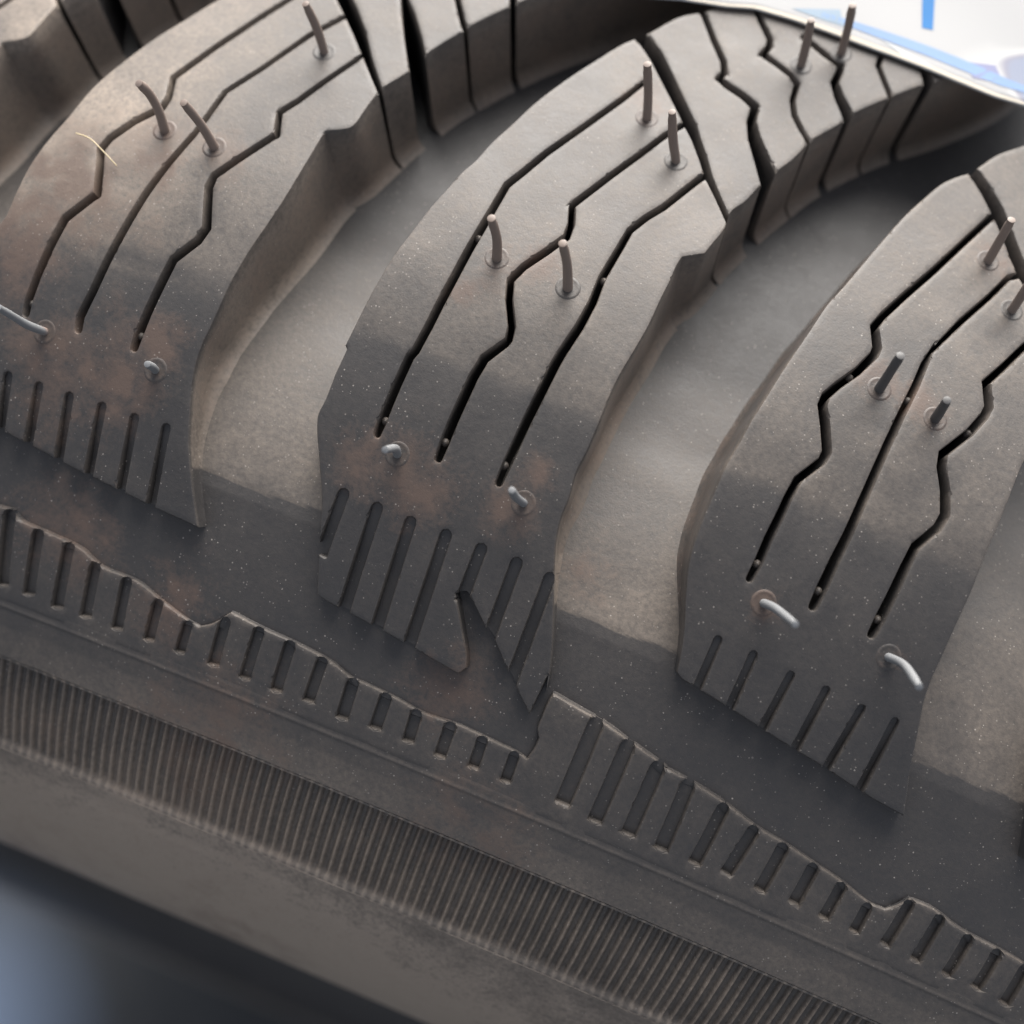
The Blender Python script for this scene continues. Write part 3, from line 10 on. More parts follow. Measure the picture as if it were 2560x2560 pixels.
"r":[[[-18.9,5.28],[-19.06,10.28],[-18.06,10.27],[-18.01,5.27],[-18.13,4.97],[-18.45,4.85],[-18.77,4.98]],[[-15.99,5.38],[-15.81,15.24],[-14.79,15.18],[-15.1,5.34],[-15.24,5.05],[-15.56,4.94],[-15.87,5.08]],[[-13.1,5.46],[-12.75,15.65],[-11.75,15.58],[-12.22,5.41],[-12.36,5.12],[-12.68,5.02],[-12.99,5.16]],[[-10.12,5.41],[-9.81,16.09],[-8.81,16.02],[-9.24,5.37],[-9.39,5.08],[-9.7,4.97],[-10.01,5.11]],[[-7.14,5.4],[-7.2,9.68],[-6.23,9.67],[-6.26,5.39],[-6.39,5.1],[-6.7,4.98],[-7.01,5.1]],[[-4.17,5.4],[-4.1,12.3],[-3.12,12.28],[-3.3,5.38],[-3.43,5.09],[-3.74,4.97],[-4.05,5.1]],[[-1.35,5.51],[-1.18,15.18],[-0.2,15.15],[-0.48,5.49],[-0.62,5.2],[-0.93,5.09],[-1.23,5.22]]]},{"o":[[31.82,11.56],[31.53,11.53],[31.25,11.51],[30.96,11.49],[30.67,11.46],[30.38,11.44],[30.1,11.41],[29.81,11.39],[29.52,11.36],[29.24,11.34],[28.95,11.31],[28.67,11.28],[28.38,11.24],[28.1,11.21],[27.8,11.17],[27.5,11.13],[27.21,11.08],[26.91,11.03],[26.62,10.98],[26.33,10.93],[26.03,10.88],[25.74,10.83],[25.44,10.78],[25.15,10.73],[24.86,10.68],[24.56,10.63],[24.27,10.59],[23.97,10.55],[23.67,10.51],[23.37,10.47],[23.07,10.44],[22.77,10.41],[22.47,10.37],[22.17,10.34],[21.87,10.3],[21.57,10.26],[21.29,10.22],[21.01,10.18],[20.73,10.14],[20.45,10.1],[20.18,10.05],[19.9,10.01],[19.62,9.96],[19.34,9.92],[19.06,9.87],[18.78,9.83],[18.5,9.78],[18.22,9.74],[17.95,9.7],[17.67,9.65],[17.39,9.61],[17.11,9.56],[16.83,9.52],[16.56,9.47],[16.28,9.43],[16.0,9.38],[15.72,9.34],[15.45,9.3],[15.16,9.25],[14.88,9.21],[14.59,9.17],[14.3,9.12],[14.02,9.08],[13.73,9.04],[13.45,9.0],[13.16,8.96],[12.88,8.91],[12.59,8.87],[12.23,8.84],[11.86,8.8],[11.51,8.74],[11.22,8.59],[10.94,8.41],[10.88,8.11],[10.81,7.81],[10.74,7.5],[10.67,7.21],[10.6,6.93],[10.53,6.66],[10.46,6.39],[10.39,6.12],[10.31,5.85],[10.23,5.58],[10.14,5.31],[10.05,5.05],[9.96,4.79],[9.86,4.53],[9.76,4.27],[9.66,4.01],[9.55,3.76],[9.45,3.5],[9.35,3.24],[9.26,2.98],[9.16,2.72],[9.07,2.44],[8.97,2.16],[8.87,1.88],[8.78,1.6],[8.69,1.31],[8.61,1.03],[8.54,0.74],[8.48,0.47],[8.43,0.19],[8.38,-0.09],[8.35,-0.37],[8.31,-0.65],[8.28,-0.94],[8.26,-1.2],[8.24,-1.47],[8.23,-1.74],[8.23,-2.01],[8.22,-2.27],[8.22,-2.54],[8.22,-2.84],[8.22,-3.14],[8.23,-3.44],[8.24,-3.74],[8.24,-4.04],[8.25,-4.35],[8.26,-4.65],[8.27,-4.92],[8.27,-5.19],[8.28,-5.46],[8.28,-5.73],[8.29,-6.0],[8.29,-6.27],[8.31,-6.54],[8.32,-6.82],[8.34,-7.09],[8.37,-7.37],[8.41,-7.65],[8.46,-7.93],[8.51,-8.2],[8.55,-8.48],[8.6,-8.77],[8.64,-9.05],[8.68,-9.35],[8.72,-9.65],[8.75,-9.96],[8.79,-10.26],[8.82,-10.57],[8.86,-10.88],[8.91,-11.18],[8.96,-11.5],[9.02,-11.82],[9.09,-12.14],[9.16,-12.46],[9.22,-12.78],[9.29,-13.1],[9.35,-13.43],[9.41,-13.76],[9.46,-14.09],[9.52,-14.42],[9.58,-14.75],[9.65,-15.09],[9.71,-15.43],[9.78,-15.75],[9.85,-16.07],[9.92,-16.39],[9.99,-16.71],[10.06,-17.04],[10.14,-17.36],[10.21,-17.69],[10.29,-18.05],[10.37,-18.4],[10.46,-18.76],[10.54,-19.13],[10.63,-19.49],[10.71,-19.86],[10.79,-20.21],[10.86,-20.57],[10.94,-20.93],[11.01,-21.29],[11.09,-21.66],[11.17,-22.02],[11.26,-22.39],[11.35,-22.75],[11.47,-23.13],[11.6,-23.51],[11.73,-23.88],[11.88,-24.26],[12.02,-24.64],[12.15,-25.02],[12.27,-25.39],[12.39,-25.76],[12.51,-26.14],[12.63,-26.51],[12.75,-26.89],[12.87,-27.27],[12.99,-27.65],[13.11,-28.03],[13.23,-28.39],[13.35,-28.76],[13.47,-29.13],[13.59,-29.51],[13.71,-29.88],[13.83,-30.25],[13.96,-30.63],[14.08,-31.0],[14.21,-31.38],[14.34,-31.77],[14.47,-32.16],[14.6,-32.55],[14.74,-32.95],[14.88,-33.34],[15.02,-33.73],[15.17,-34.12],[15.33,-34.5],[15.49,-34.89],[15.65,-35.27],[15.82,-35.65],[16.0,-36.03],[16.17,-36.41],[16.35,-36.79],[16.53,-37.18],[16.7,-37.57],[16.89,-37.95],[17.07,-38.33],[17.27,-38.7],[17.49,-39.06],[17.73,-39.4],[17.99,-39.72],[18.26,-40.03],[18.54,-40.33],[18.82,-40.63],[19.18,-40.95],[19.52,-41.28],[19.74,-41.61],[19.93,-41.98],[20.13,-42.34],[20.35,-42.72],[20.56,-43.1],[20.77,-43.49],[21.0,-43.86],[21.25,-44.2],[21.51,-44.53],[21.79,-44.84],[22.08,-45.14],[22.37,-45.43],[22.66,-45.73],[22.96,-46.02],[23.24,-46.33],[23.5,-46.62],[23.76,-46.91],[24.01,-47.21],[24.26,-47.52],[24.52,-47.83],[24.77,-48.14],[25.02,-48.45],[25.27,-48.76],[25.53,-49.07],[25.78,-49.39],[26.04,-49.69],[26.3,-50.0],[26.56,-50.3],[26.83,-50.6],[27.1,-50.89],[27.37,-51.18],[27.65,-51.45],[27.93,-51.72],[28.22,-51.98],[28.51,-52.23],[28.81,-52.47],[29.1,-52.7],[29.4,-52.93],[29.7,-53.15],[30.01,-53.37],[30.31,-53.59],[30.62,-53.81],[30.93,-54.02],[31.25,-54.23],[31.56,-54.44],[31.88,-54.65],[32.2,-54.85],[32.52,-55.05],[32.84,-55.25],[33.16,-55.45],[33.48,-55.65],[33.81,-55.85],[34.13,-56.05],[34.46,-56.25],[34.79,-56.45],[35.12,-56.65],[35.45,-56.85],[35.78,-57.06],[36.11,-57.26],[36.44,-57.46],[36.77,-57.67],[37.1,-57.88],[37.43,-58.09],[37.76,-58.3],[38.09,-58.52],[38.42,-58.74],[38.58,-58.4],[38.73,-58.06],[38.89,-57.72],[39.04,-57.38],[39.2,-57.04],[39.35,-56.7],[39.51,-56.36],[39.66,-56.02],[39.82,-55.69],[39.97,-55.35],[40.12,-55.02],[40.28,-54.69],[40.43,-54.35],[40.58,-54.02],[40.74,-53.69],[40.89,-53.36],[41.04,-53.03],[41.19,-52.7],[41.34,-52.37],[41.49,-52.05],[41.65,-51.72],[41.46,-51.32],[41.27,-50.91],[41.08,-50.51],[40.89,-50.12],[40.7,-49.72],[40.51,-49.32],[40.32,-48.93],[40.13,-48.54],[39.94,-48.14],[39.75,-47.75],[39.56,-47.36],[39.38,-46.98],[39.19,-46.59],[39.0,-46.2],[38.82,-45.81],[38.63,-45.43],[38.45,-45.04],[38.27,-44.66],[38.09,-44.27],[37.91,-43.89],[37.73,-43.5],[37.56,-43.12],[37.38,-42.74],[37.21,-42.35],[37.04,-41.97],[36.88,-41.58],[36.72,-41.2],[36.55,-40.82],[36.4,-40.43],[36.24,-40.04],[36.09,-39.66],[35.94,-39.27],[35.8,-38.88],[35.66,-38.49],[35.52,-38.1],[35.39,-37.71],[35.26,-37.32],[35.13,-36.93],[35.0,-36.54],[34.87,-36.15],[34.75,-35.77],[34.63,-35.38],[34.51,-34.99],[34.39,-34.6],[34.27,-34.21],[34.15,-33.83],[34.03,-33.44],[33.92,-33.06],[33.8,-32.68],[33.69,-32.29],[33.57,-31.91],[33.46,-31.54],[33.35,-31.16],[33.24,-30.79],[33.13,-30.42],[33.02,-30.04],[32.92,-29.67],[32.82,-29.3],[32.72,-28.93],[32.62,-28.57],[32.52,-28.2],[32.42,-27.83],[32.33,-27.47],[32.23,-27.11],[32.14,-26.75],[32.04,-26.39],[31.95,-26.03],[31.86,-25.67],[31.77,-25.31],[31.68,-24.96],[31.59,-24.61],[31.49,-24.24],[31.4,-23.87],[31.31,-23.5],[31.22,-23.13],[31.14,-22.76],[31.05,-22.4],[30.97,-22.04],[30.89,-21.68],[30.81,-21.32],[30.73,-20.96],[30.65,-20.6],[30.57,-20.25],[30.49,-19.89],[30.4,-19.54],[30.33,-19.19],[30.25,-18.84],[30.17,-18.5],[30.1,-18.15],[30.03,-17.81],[29.97,-17.47],[29.91,-17.13],[29.86,-16.8],[29.81,-16.47],[29.77,-16.14],[29.74,-15.81],[29.71,-15.48],[29.68,-15.16],[29.66,-14.84],[29.63,-14.52],[29.61,-14.2],[29.59,-13.88],[29.58,-13.56],[29.56,-13.25],[29.53,-12.93],[29.51,-12.63],[29.49,-12.32],[29.47,-12.01],[29.45,-11.71],[29.43,-11.41],[29.41,-11.11],[29.39,-10.81],[29.37,-10.51],[29.35,-10.21],[29.33,-9.89],[29.32,-9.58],[29.3,-9.27],[29.28,-8.96],[29.27,-8.64],[29.26,-8.34],[29.25,-8.03],[29.25,-7.73],[29.25,-7.42],[29.25,-7.12],[29.25,-6.82],[29.25,-6.52],[29.25,-6.22],[29.25,-5.92],[29.24,-5.62],[29.23,-5.34],[29.22,-5.06],[29.22,-4.79],[29.2,-4.51],[29.19,-4.23],[29.18,-3.96],[29.17,-3.68],[29.16,-3.41],[29.15,-3.13],[29.14,-2.86],[29.14,-2.58],[29.13,-2.31],[29.12,-2.04],[29.12,-1.76],[29.12,-1.49],[29.11,-1.22],[29.11,-0.94],[29.11,-0.67],[29.11,-0.4],[29.1,-0.12],[29.1,0.15],[29.1,0.42],[29.09,0.73],[29.07,1.05],[29.07,1.36],[29.09,1.65],[29.11,1.94],[29.14,2.22],[29.17,2.51],[29.21,2.8],[29.27,3.08],[29.32,3.36],[29.39,3.63],[29.46,3.91],[29.53,4.18],[29.6,4.45],[29.68,4.72],[29.75,5.0],[29.83,5.27],[29.91,5.54],[29.98,5.82],[30.05,6.09],[30.12,6.37],[30.19,6.65],[30.25,6.93],[30.33,7.2],[30.4,7.48],[30.48,7.75],[30.57,8.03],[30.66,8.3],[30.75,8.57],[30.85,8.84],[30.95,9.1],[31.05,9.37],[31.15,9.64],[31.25,9.92],[31.34,10.19],[31.44,10.46],[31.53,10.74],[31.63,11.01],[31.72,11.29]],
"v":[[[22.4,-38.56],[21.8,-37.41],[20.23,-33.91],[18.59,-30.26],[16.95,-26.89],[15.69,-24.17],[15.18,-22.67],[15.72,-21.3],[15.88,-20.9],[15.86,-20.35],[15.08,-18.47],[14.04,-16.79],[13.31,-15.4],[13.26,-14.39],[14.01,-12.85],[14.79,-11.08],[14.75,-10.43],[13.54,-8.38],[13.34,-6.86],[13.24,-5.17],[13.09,-3.31],[13.08,-1.53],[12.99,-0.07],[13.05,0.12],[13.24,0.21],[13.43,0.15],[13.53,-0.03],[13.7,-1.5],[13.71,-3.29],[13.86,-5.14],[13.93,-6.82],[14.11,-8.19],[15.34,-10.25],[15.47,-11.23],[14.62,-13.2],[13.91,-14.58],[13.92,-15.25],[14.53,-16.47],[15.59,-18.15],[16.49,-20.22],[16.54,-21.13],[16.28,-21.68],[15.83,-22.76],[16.2,-23.92],[17.42,-26.61],[19.04,-29.98],[20.68,-33.64],[22.25,-37.11],[22.84,-38.24]],[[25.99,-33.78],[24.79,-32.67],[23.65,-30.05],[21.93,-26.67],[20.6,-23.42],[20.51,-23.58],[19.93,-21.32],[19.72,-19.11],[19.35,-16.56],[19.02,-13.62],[18.82,-11.0],[18.66,-8.47],[18.53,-6.02],[18.32,-3.86],[18.19,-1.58],[18.19,0.01],[18.28,0.24],[18.5,0.34],[18.74,0.25],[18.84,0.03],[18.98,-1.55],[19.05,-3.83],[19.2,-6.0],[19.28,-8.47],[19.41,-11.0],[19.59,-13.6],[19.9,-16.53],[20.25,-19.09],[20.43,-21.3],[20.53,-22.64],[20.51,-22.53],[22.31,-26.44],[24.01,-29.84],[25.1,-32.33],[26.24,-33.25]],[[30.08,-31.47],[28.79,-29.42],[27.34,-26.77],[26.19,-24.33],[24.96,-21.99],[25.69,-19.98],[25.56,-19.19],[24.83,-17.37],[23.28,-14.78],[23.48,-13.55],[24.34,-11.85],[24.91,-10.21],[24.76,-9.2],[23.65,-7.2],[23.46,-5.26],[23.32,-2.97],[23.18,-1.14],[23.15,0.17],[23.22,0.39],[23.44,0.49],[23.66,0.42],[23.77,0.22],[23.95,-1.1],[24.05,-2.94],[24.14,-5.23],[24.29,-7.03],[25.38,-9.01],[25.62,-10.32],[24.97,-12.19],[24.11,-13.84],[23.95,-14.7],[25.36,-17.1],[26.15,-19.06],[26.34,-20.16],[25.63,-22.04],[26.64,-24.07],[27.78,-26.51],[29.17,-29.14],[30.45,-31.15]],[[18.89,-41.63],[19.56,-40.88],[20.85,-39.65],[22.18,-38.08],[23.46,-36.35],[24.75,-34.37],[25.76,-33.06],[28.47,-29.98],[28.73,-29.88],[29.02,-30.06],[29.15,-30.42],[29.06,-30.74],[26.48,-33.97],[25.51,-35.24],[24.22,-37.21],[22.97,-39.09],[21.5,-40.64],[20.14,-41.81],[19.43,-42.46]],[[24.17,-46.28],[25.62,-43.86],[27.07,-41.4],[29.06,-40.37],[31.33,-37.51],[31.55,-37.43],[31.79,-37.58],[31.91,-37.87],[31.83,-38.15],[29.43,-40.98],[27.46,-42.0],[26.08,-44.33],[24.64,-46.76]]],
"r":[[[12.58,4.98],[12.55,10.58],[13.25,10.59],[13.15,4.99],[13.06,4.79],[12.86,4.71],[12.66,4.79]],[[15.52,4.97],[15.46,10.75],[16.16,10.77],[16.09,4.98],[16.01,4.79],[15.8,4.7],[15.6,4.78]],[[18.77,5.27],[18.37,11.21],[19.07,11.27],[19.34,5.31],[19.27,5.11],[19.07,5.01],[18.86,5.08]],[[21.71,5.24],[21.36,11.82],[22.06,11.87],[22.29,5.28],[22.21,5.08],[22.02,4.99],[21.81,5.05]],[[24.79,5.44],[24.17,12.01],[24.87,12.09],[25.36,5.51],[25.3,5.3],[25.11,5.2],[24.9,5.26]],[[27.57,5.34],[27.32,12.56],[28.03,12.6],[28.14,5.37],[28.07,5.17],[27.86,5.08],[27.66,5.15]]]}],
"ring":{"o":[[-54.46,15.12],[-54.11,15.16],[-53.76,15.19],[-53.41,15.23],[-53.06,15.26],[-52.72,15.3],[-52.37,15.34],[-52.03,15.37],[-51.68,15.41],[-51.34,15.45],[-50.99,15.48],[-50.65,15.51],[-50.31,15.55],[-49.96,15.58],[-49.62,15.61],[-49.28,15.64],[-48.94,15.66],[-48.6,15.69],[-48.23,15.71],[-47.85,15.71],[-47.48,15.7],[-47.11,15.69],[-46.73,15.67],[-46.37,15.65],[-46.01,15.61],[-45.65,15.58],[-45.36,15.8],[-45.08,16.02],[-44.75,16.17],[-44.39,16.23],[-44.03,16.27],[-43.65,16.3],[-43.27,16.32],[-42.89,16.33],[-42.51,16.34],[-42.13,16.36],[-41.79,16.39],[-41.46,16.41],[-41.12,16.42],[-40.78,16.44],[-40.44,16.46],[-40.11,16.48],[-39.78,16.5],[-39.45,16.54],[-39.12,16.58],[-38.8,16.63],[-38.49,16.7],[-38.19,16.8],[-37.9,16.92],[-37.61,17.04],[-37.32,17.16],[-37.03,17.27],[-36.73,17.36],[-36.43,17.43],[-36.1,17.47],[-35.76,17.49],[-35.41,17.5],[-35.07,17.5],[-34.72,17.49],[-34.38,17.48],[-34.03,17.48],[-33.69,17.49],[-33.35,17.51],[-33.02,17.55],[-32.71,17.6],[-32.41,17.68],[-32.11,17.76],[-31.81,17.86],[-31.52,17.96],[-31.22,18.07],[-30.92,18.17],[-30.63,18.27],[-30.33,18.36],[-30.02,18.45],[-29.72,18.53],[-29.41,18.62],[-29.1,18.71],[-28.8,18.79],[-28.49,18.87],[-28.18,18.94],[-27.87,19.01],[-27.56,19.06],[-27.24,19.09],[-26.93,19.12],[-26.61,19.15],[-26.26,18.95],[-25.91,18.75],[-25.59,18.51],[-25.33,18.25],[-25.09,17.98],[-24.86,17.7],[-24.63,17.41],[-24.4,17.13],[-24.07,17.16],[-23.75,17.2],[-23.43,17.23],[-23.11,17.27],[-22.79,17.31],[-22.46,17.34],[-22.14,17.37],[-21.82,17.4],[-21.5,17.42],[-21.19,17.44],[-20.87,17.46],[-20.56,17.47],[-20.25,17.49],[-19.94,17.5],[-19.62,17.51],[-19.31,17.52],[-19.0,17.53],[-18.69,17.54],[-18.38,17.56],[-18.07,17.58],[-17.74,17.61],[-17.41,17.63],[-17.08,17.66],[-16.75,17.69],[-16.42,17.72],[-16.09,17.76],[-15.76,17.8],[-15.44,17.84],[-15.12,17.9],[-14.83,17.96],[-14.55,18.05],[-14.26,18.14],[-13.98,18.23],[-13.7,18.33],[-13.42,18.41],[-13.13,18.48],[-12.82,18.51],[-12.51,18.52],[-12.19,18.51],[-11.87,18.52],[-11.57,18.53],[-11.27,18.55],[-10.97,18.56],[-10.67,18.57],[-10.37,18.59],[-10.06,18.6],[-9.76,18.62],[-9.46,18.64],[-9.17,18.66],[-8.84,18.69],[-8.52,18.73],[-8.19,18.77],[-7.87,18.81],[-7.54,18.85],[-7.22,18.89],[-6.9,18.92],[-6.57,18.94],[-6.25,18.96],[-5.93,18.95],[-5.61,18.94],[-5.28,18.92],[-4.96,18.89],[-4.64,18.86],[-4.32,18.82],[-4.0,18.8],[-3.68,18.78],[-3.36,18.76],[-3.05,18.76],[-2.73,18.77],[-2.42,18.79],[-2.11,18.8],[-1.79,18.82],[-1.48,18.84],[-1.17,18.86],[-0.85,18.88],[-0.54,18.89],[-0.22,18.9],[0.09,18.92],[0.41,18.93],[0.72,18.94],[1.04,18.95],[1.35,18.97],[1.67,18.99],[1.98,19.01],[2.39,19.09],[2.79,19.2],[2.88,18.86],[2.96,18.52],[3.02,18.18],[3.04,17.88],[3.03,17.58],[3.02,17.29],[2.81,16.97],[2.6,16.66],[2.59,16.36],[2.59,16.07],[2.58,15.77],[2.57,15.48],[2.57,15.19],[2.57,14.89],[2.58,14.6],[2.61,14.28],[2.67,13.95],[2.73,13.63],[3.05,13.68],[3.38,13.72],[3.7,13.77],[4.03,13.82],[4.35,13.86],[4.68,13.9],[4.98,13.94],[5.28,13.97],[5.58,14.0],[5.88,14.03],[6.18,14.06],[6.48,14.09],[6.78,14.13],[7.08,14.17],[7.37,14.21],[7.68,14.27],[8.0,14.33],[8.31,14.4],[8.62,14.48],[8.93,14.55],[9.23,14.62],[9.54,14.7],[9.86,14.77],[10.15,14.83],[10.45,14.89],[10.74,14.95],[11.04,15.02],[11.33,15.08],[11.63,15.14],[11.92,15.2],[12.22,15.26],[12.51,15.32],[12.81,15.39],[13.1,15.45],[13.4,15.51],[13.16,15.61],[13.47,15.64],[13.79,15.66],[14.1,15.68],[14.42,15.7],[14.74,15.73],[15.05,15.75],[15.37,15.78],[15.69,15.81],[16.0,15.85],[16.3,15.89],[16.6,15.93],[16.9,15.97],[17.2,16.02],[17.49,16.07],[17.79,16.12],[18.09,16.17],[18.39,16.23],[18.69,16.29],[18.98,16.35],[19.28,16.41],[19.57,16.47],[19.86,16.55],[20.16,16.62],[20.45,16.7],[20.74,16.77],[21.03,16.84],[21.33,16.91],[21.62,16.97],[21.92,17.03],[22.21,17.08],[22.51,17.12],[22.8,17.16],[23.1,17.19],[23.39,17.22],[23.69,17.25],[23.98,17.28],[24.28,17.31],[24.58,17.34],[24.87,17.38],[25.17,17.43],[25.47,17.47],[25.77,17.52],[26.07,17.58],[26.37,17.63],[26.67,17.69],[26.97,17.74],[27.27,17.79],[27.58,17.85],[27.88,17.9],[28.18,17.94],[28.48,17.99],[28.79,18.04],[29.09,18.09],[29.39,18.14],[29.7,18.19],[30.0,18.25],[30.3,18.31],[30.6,18.37],[30.9,18.45],[31.2,18.53],[31.5,18.61],[31.79,18.69],[32.09,18.77],[32.39,18.84],[32.69,18.91],[32.99,18.96],[33.32,18.98],[33.65,18.97],[33.98,18.93],[34.3,18.91],[34.57,18.67],[34.83,18.44],[35.07,18.18],[35.26,17.91],[35.42,17.63],[35.59,17.34],[35.9,17.33],[36.21,17.31],[36.51,17.29],[36.82,17.28],[37.13,17.27],[37.44,17.27],[37.74,17.3],[38.06,17.34],[38.38,17.39],[38.7,17.46],[39.01,17.54],[39.33,17.61],[39.65,17.69],[39.97,17.76],[40.29,17.82],[40.61,17.87],[40.92,17.9],[41.22,17.93],[41.53,17.95],[41.83,17.96],[42.14,17.98],[42.44,17.99],[42.75,18.0],[43.05,18.01],[43.36,18.02],[43.66,18.03],[43.97,18.05],[44.29,18.07],[44.61,18.09],[44.93,18.11],[45.26,18.13],[45.58,18.15],[45.9,18.18],[46.23,18.21],[46.55,18.26],[46.86,18.3],[47.16,18.35],[47.47,18.4],[47.78,18.45],[48.09,18.5],[48.4,18.55],[48.71,18.61],[49.02,18.66],[49.33,18.72],[49.65,18.77],[49.96,18.83],[50.27,18.89],[50.58,18.94],[50.9,19.0],[51.21,19.05],[51.53,19.11],[51.84,19.16]],
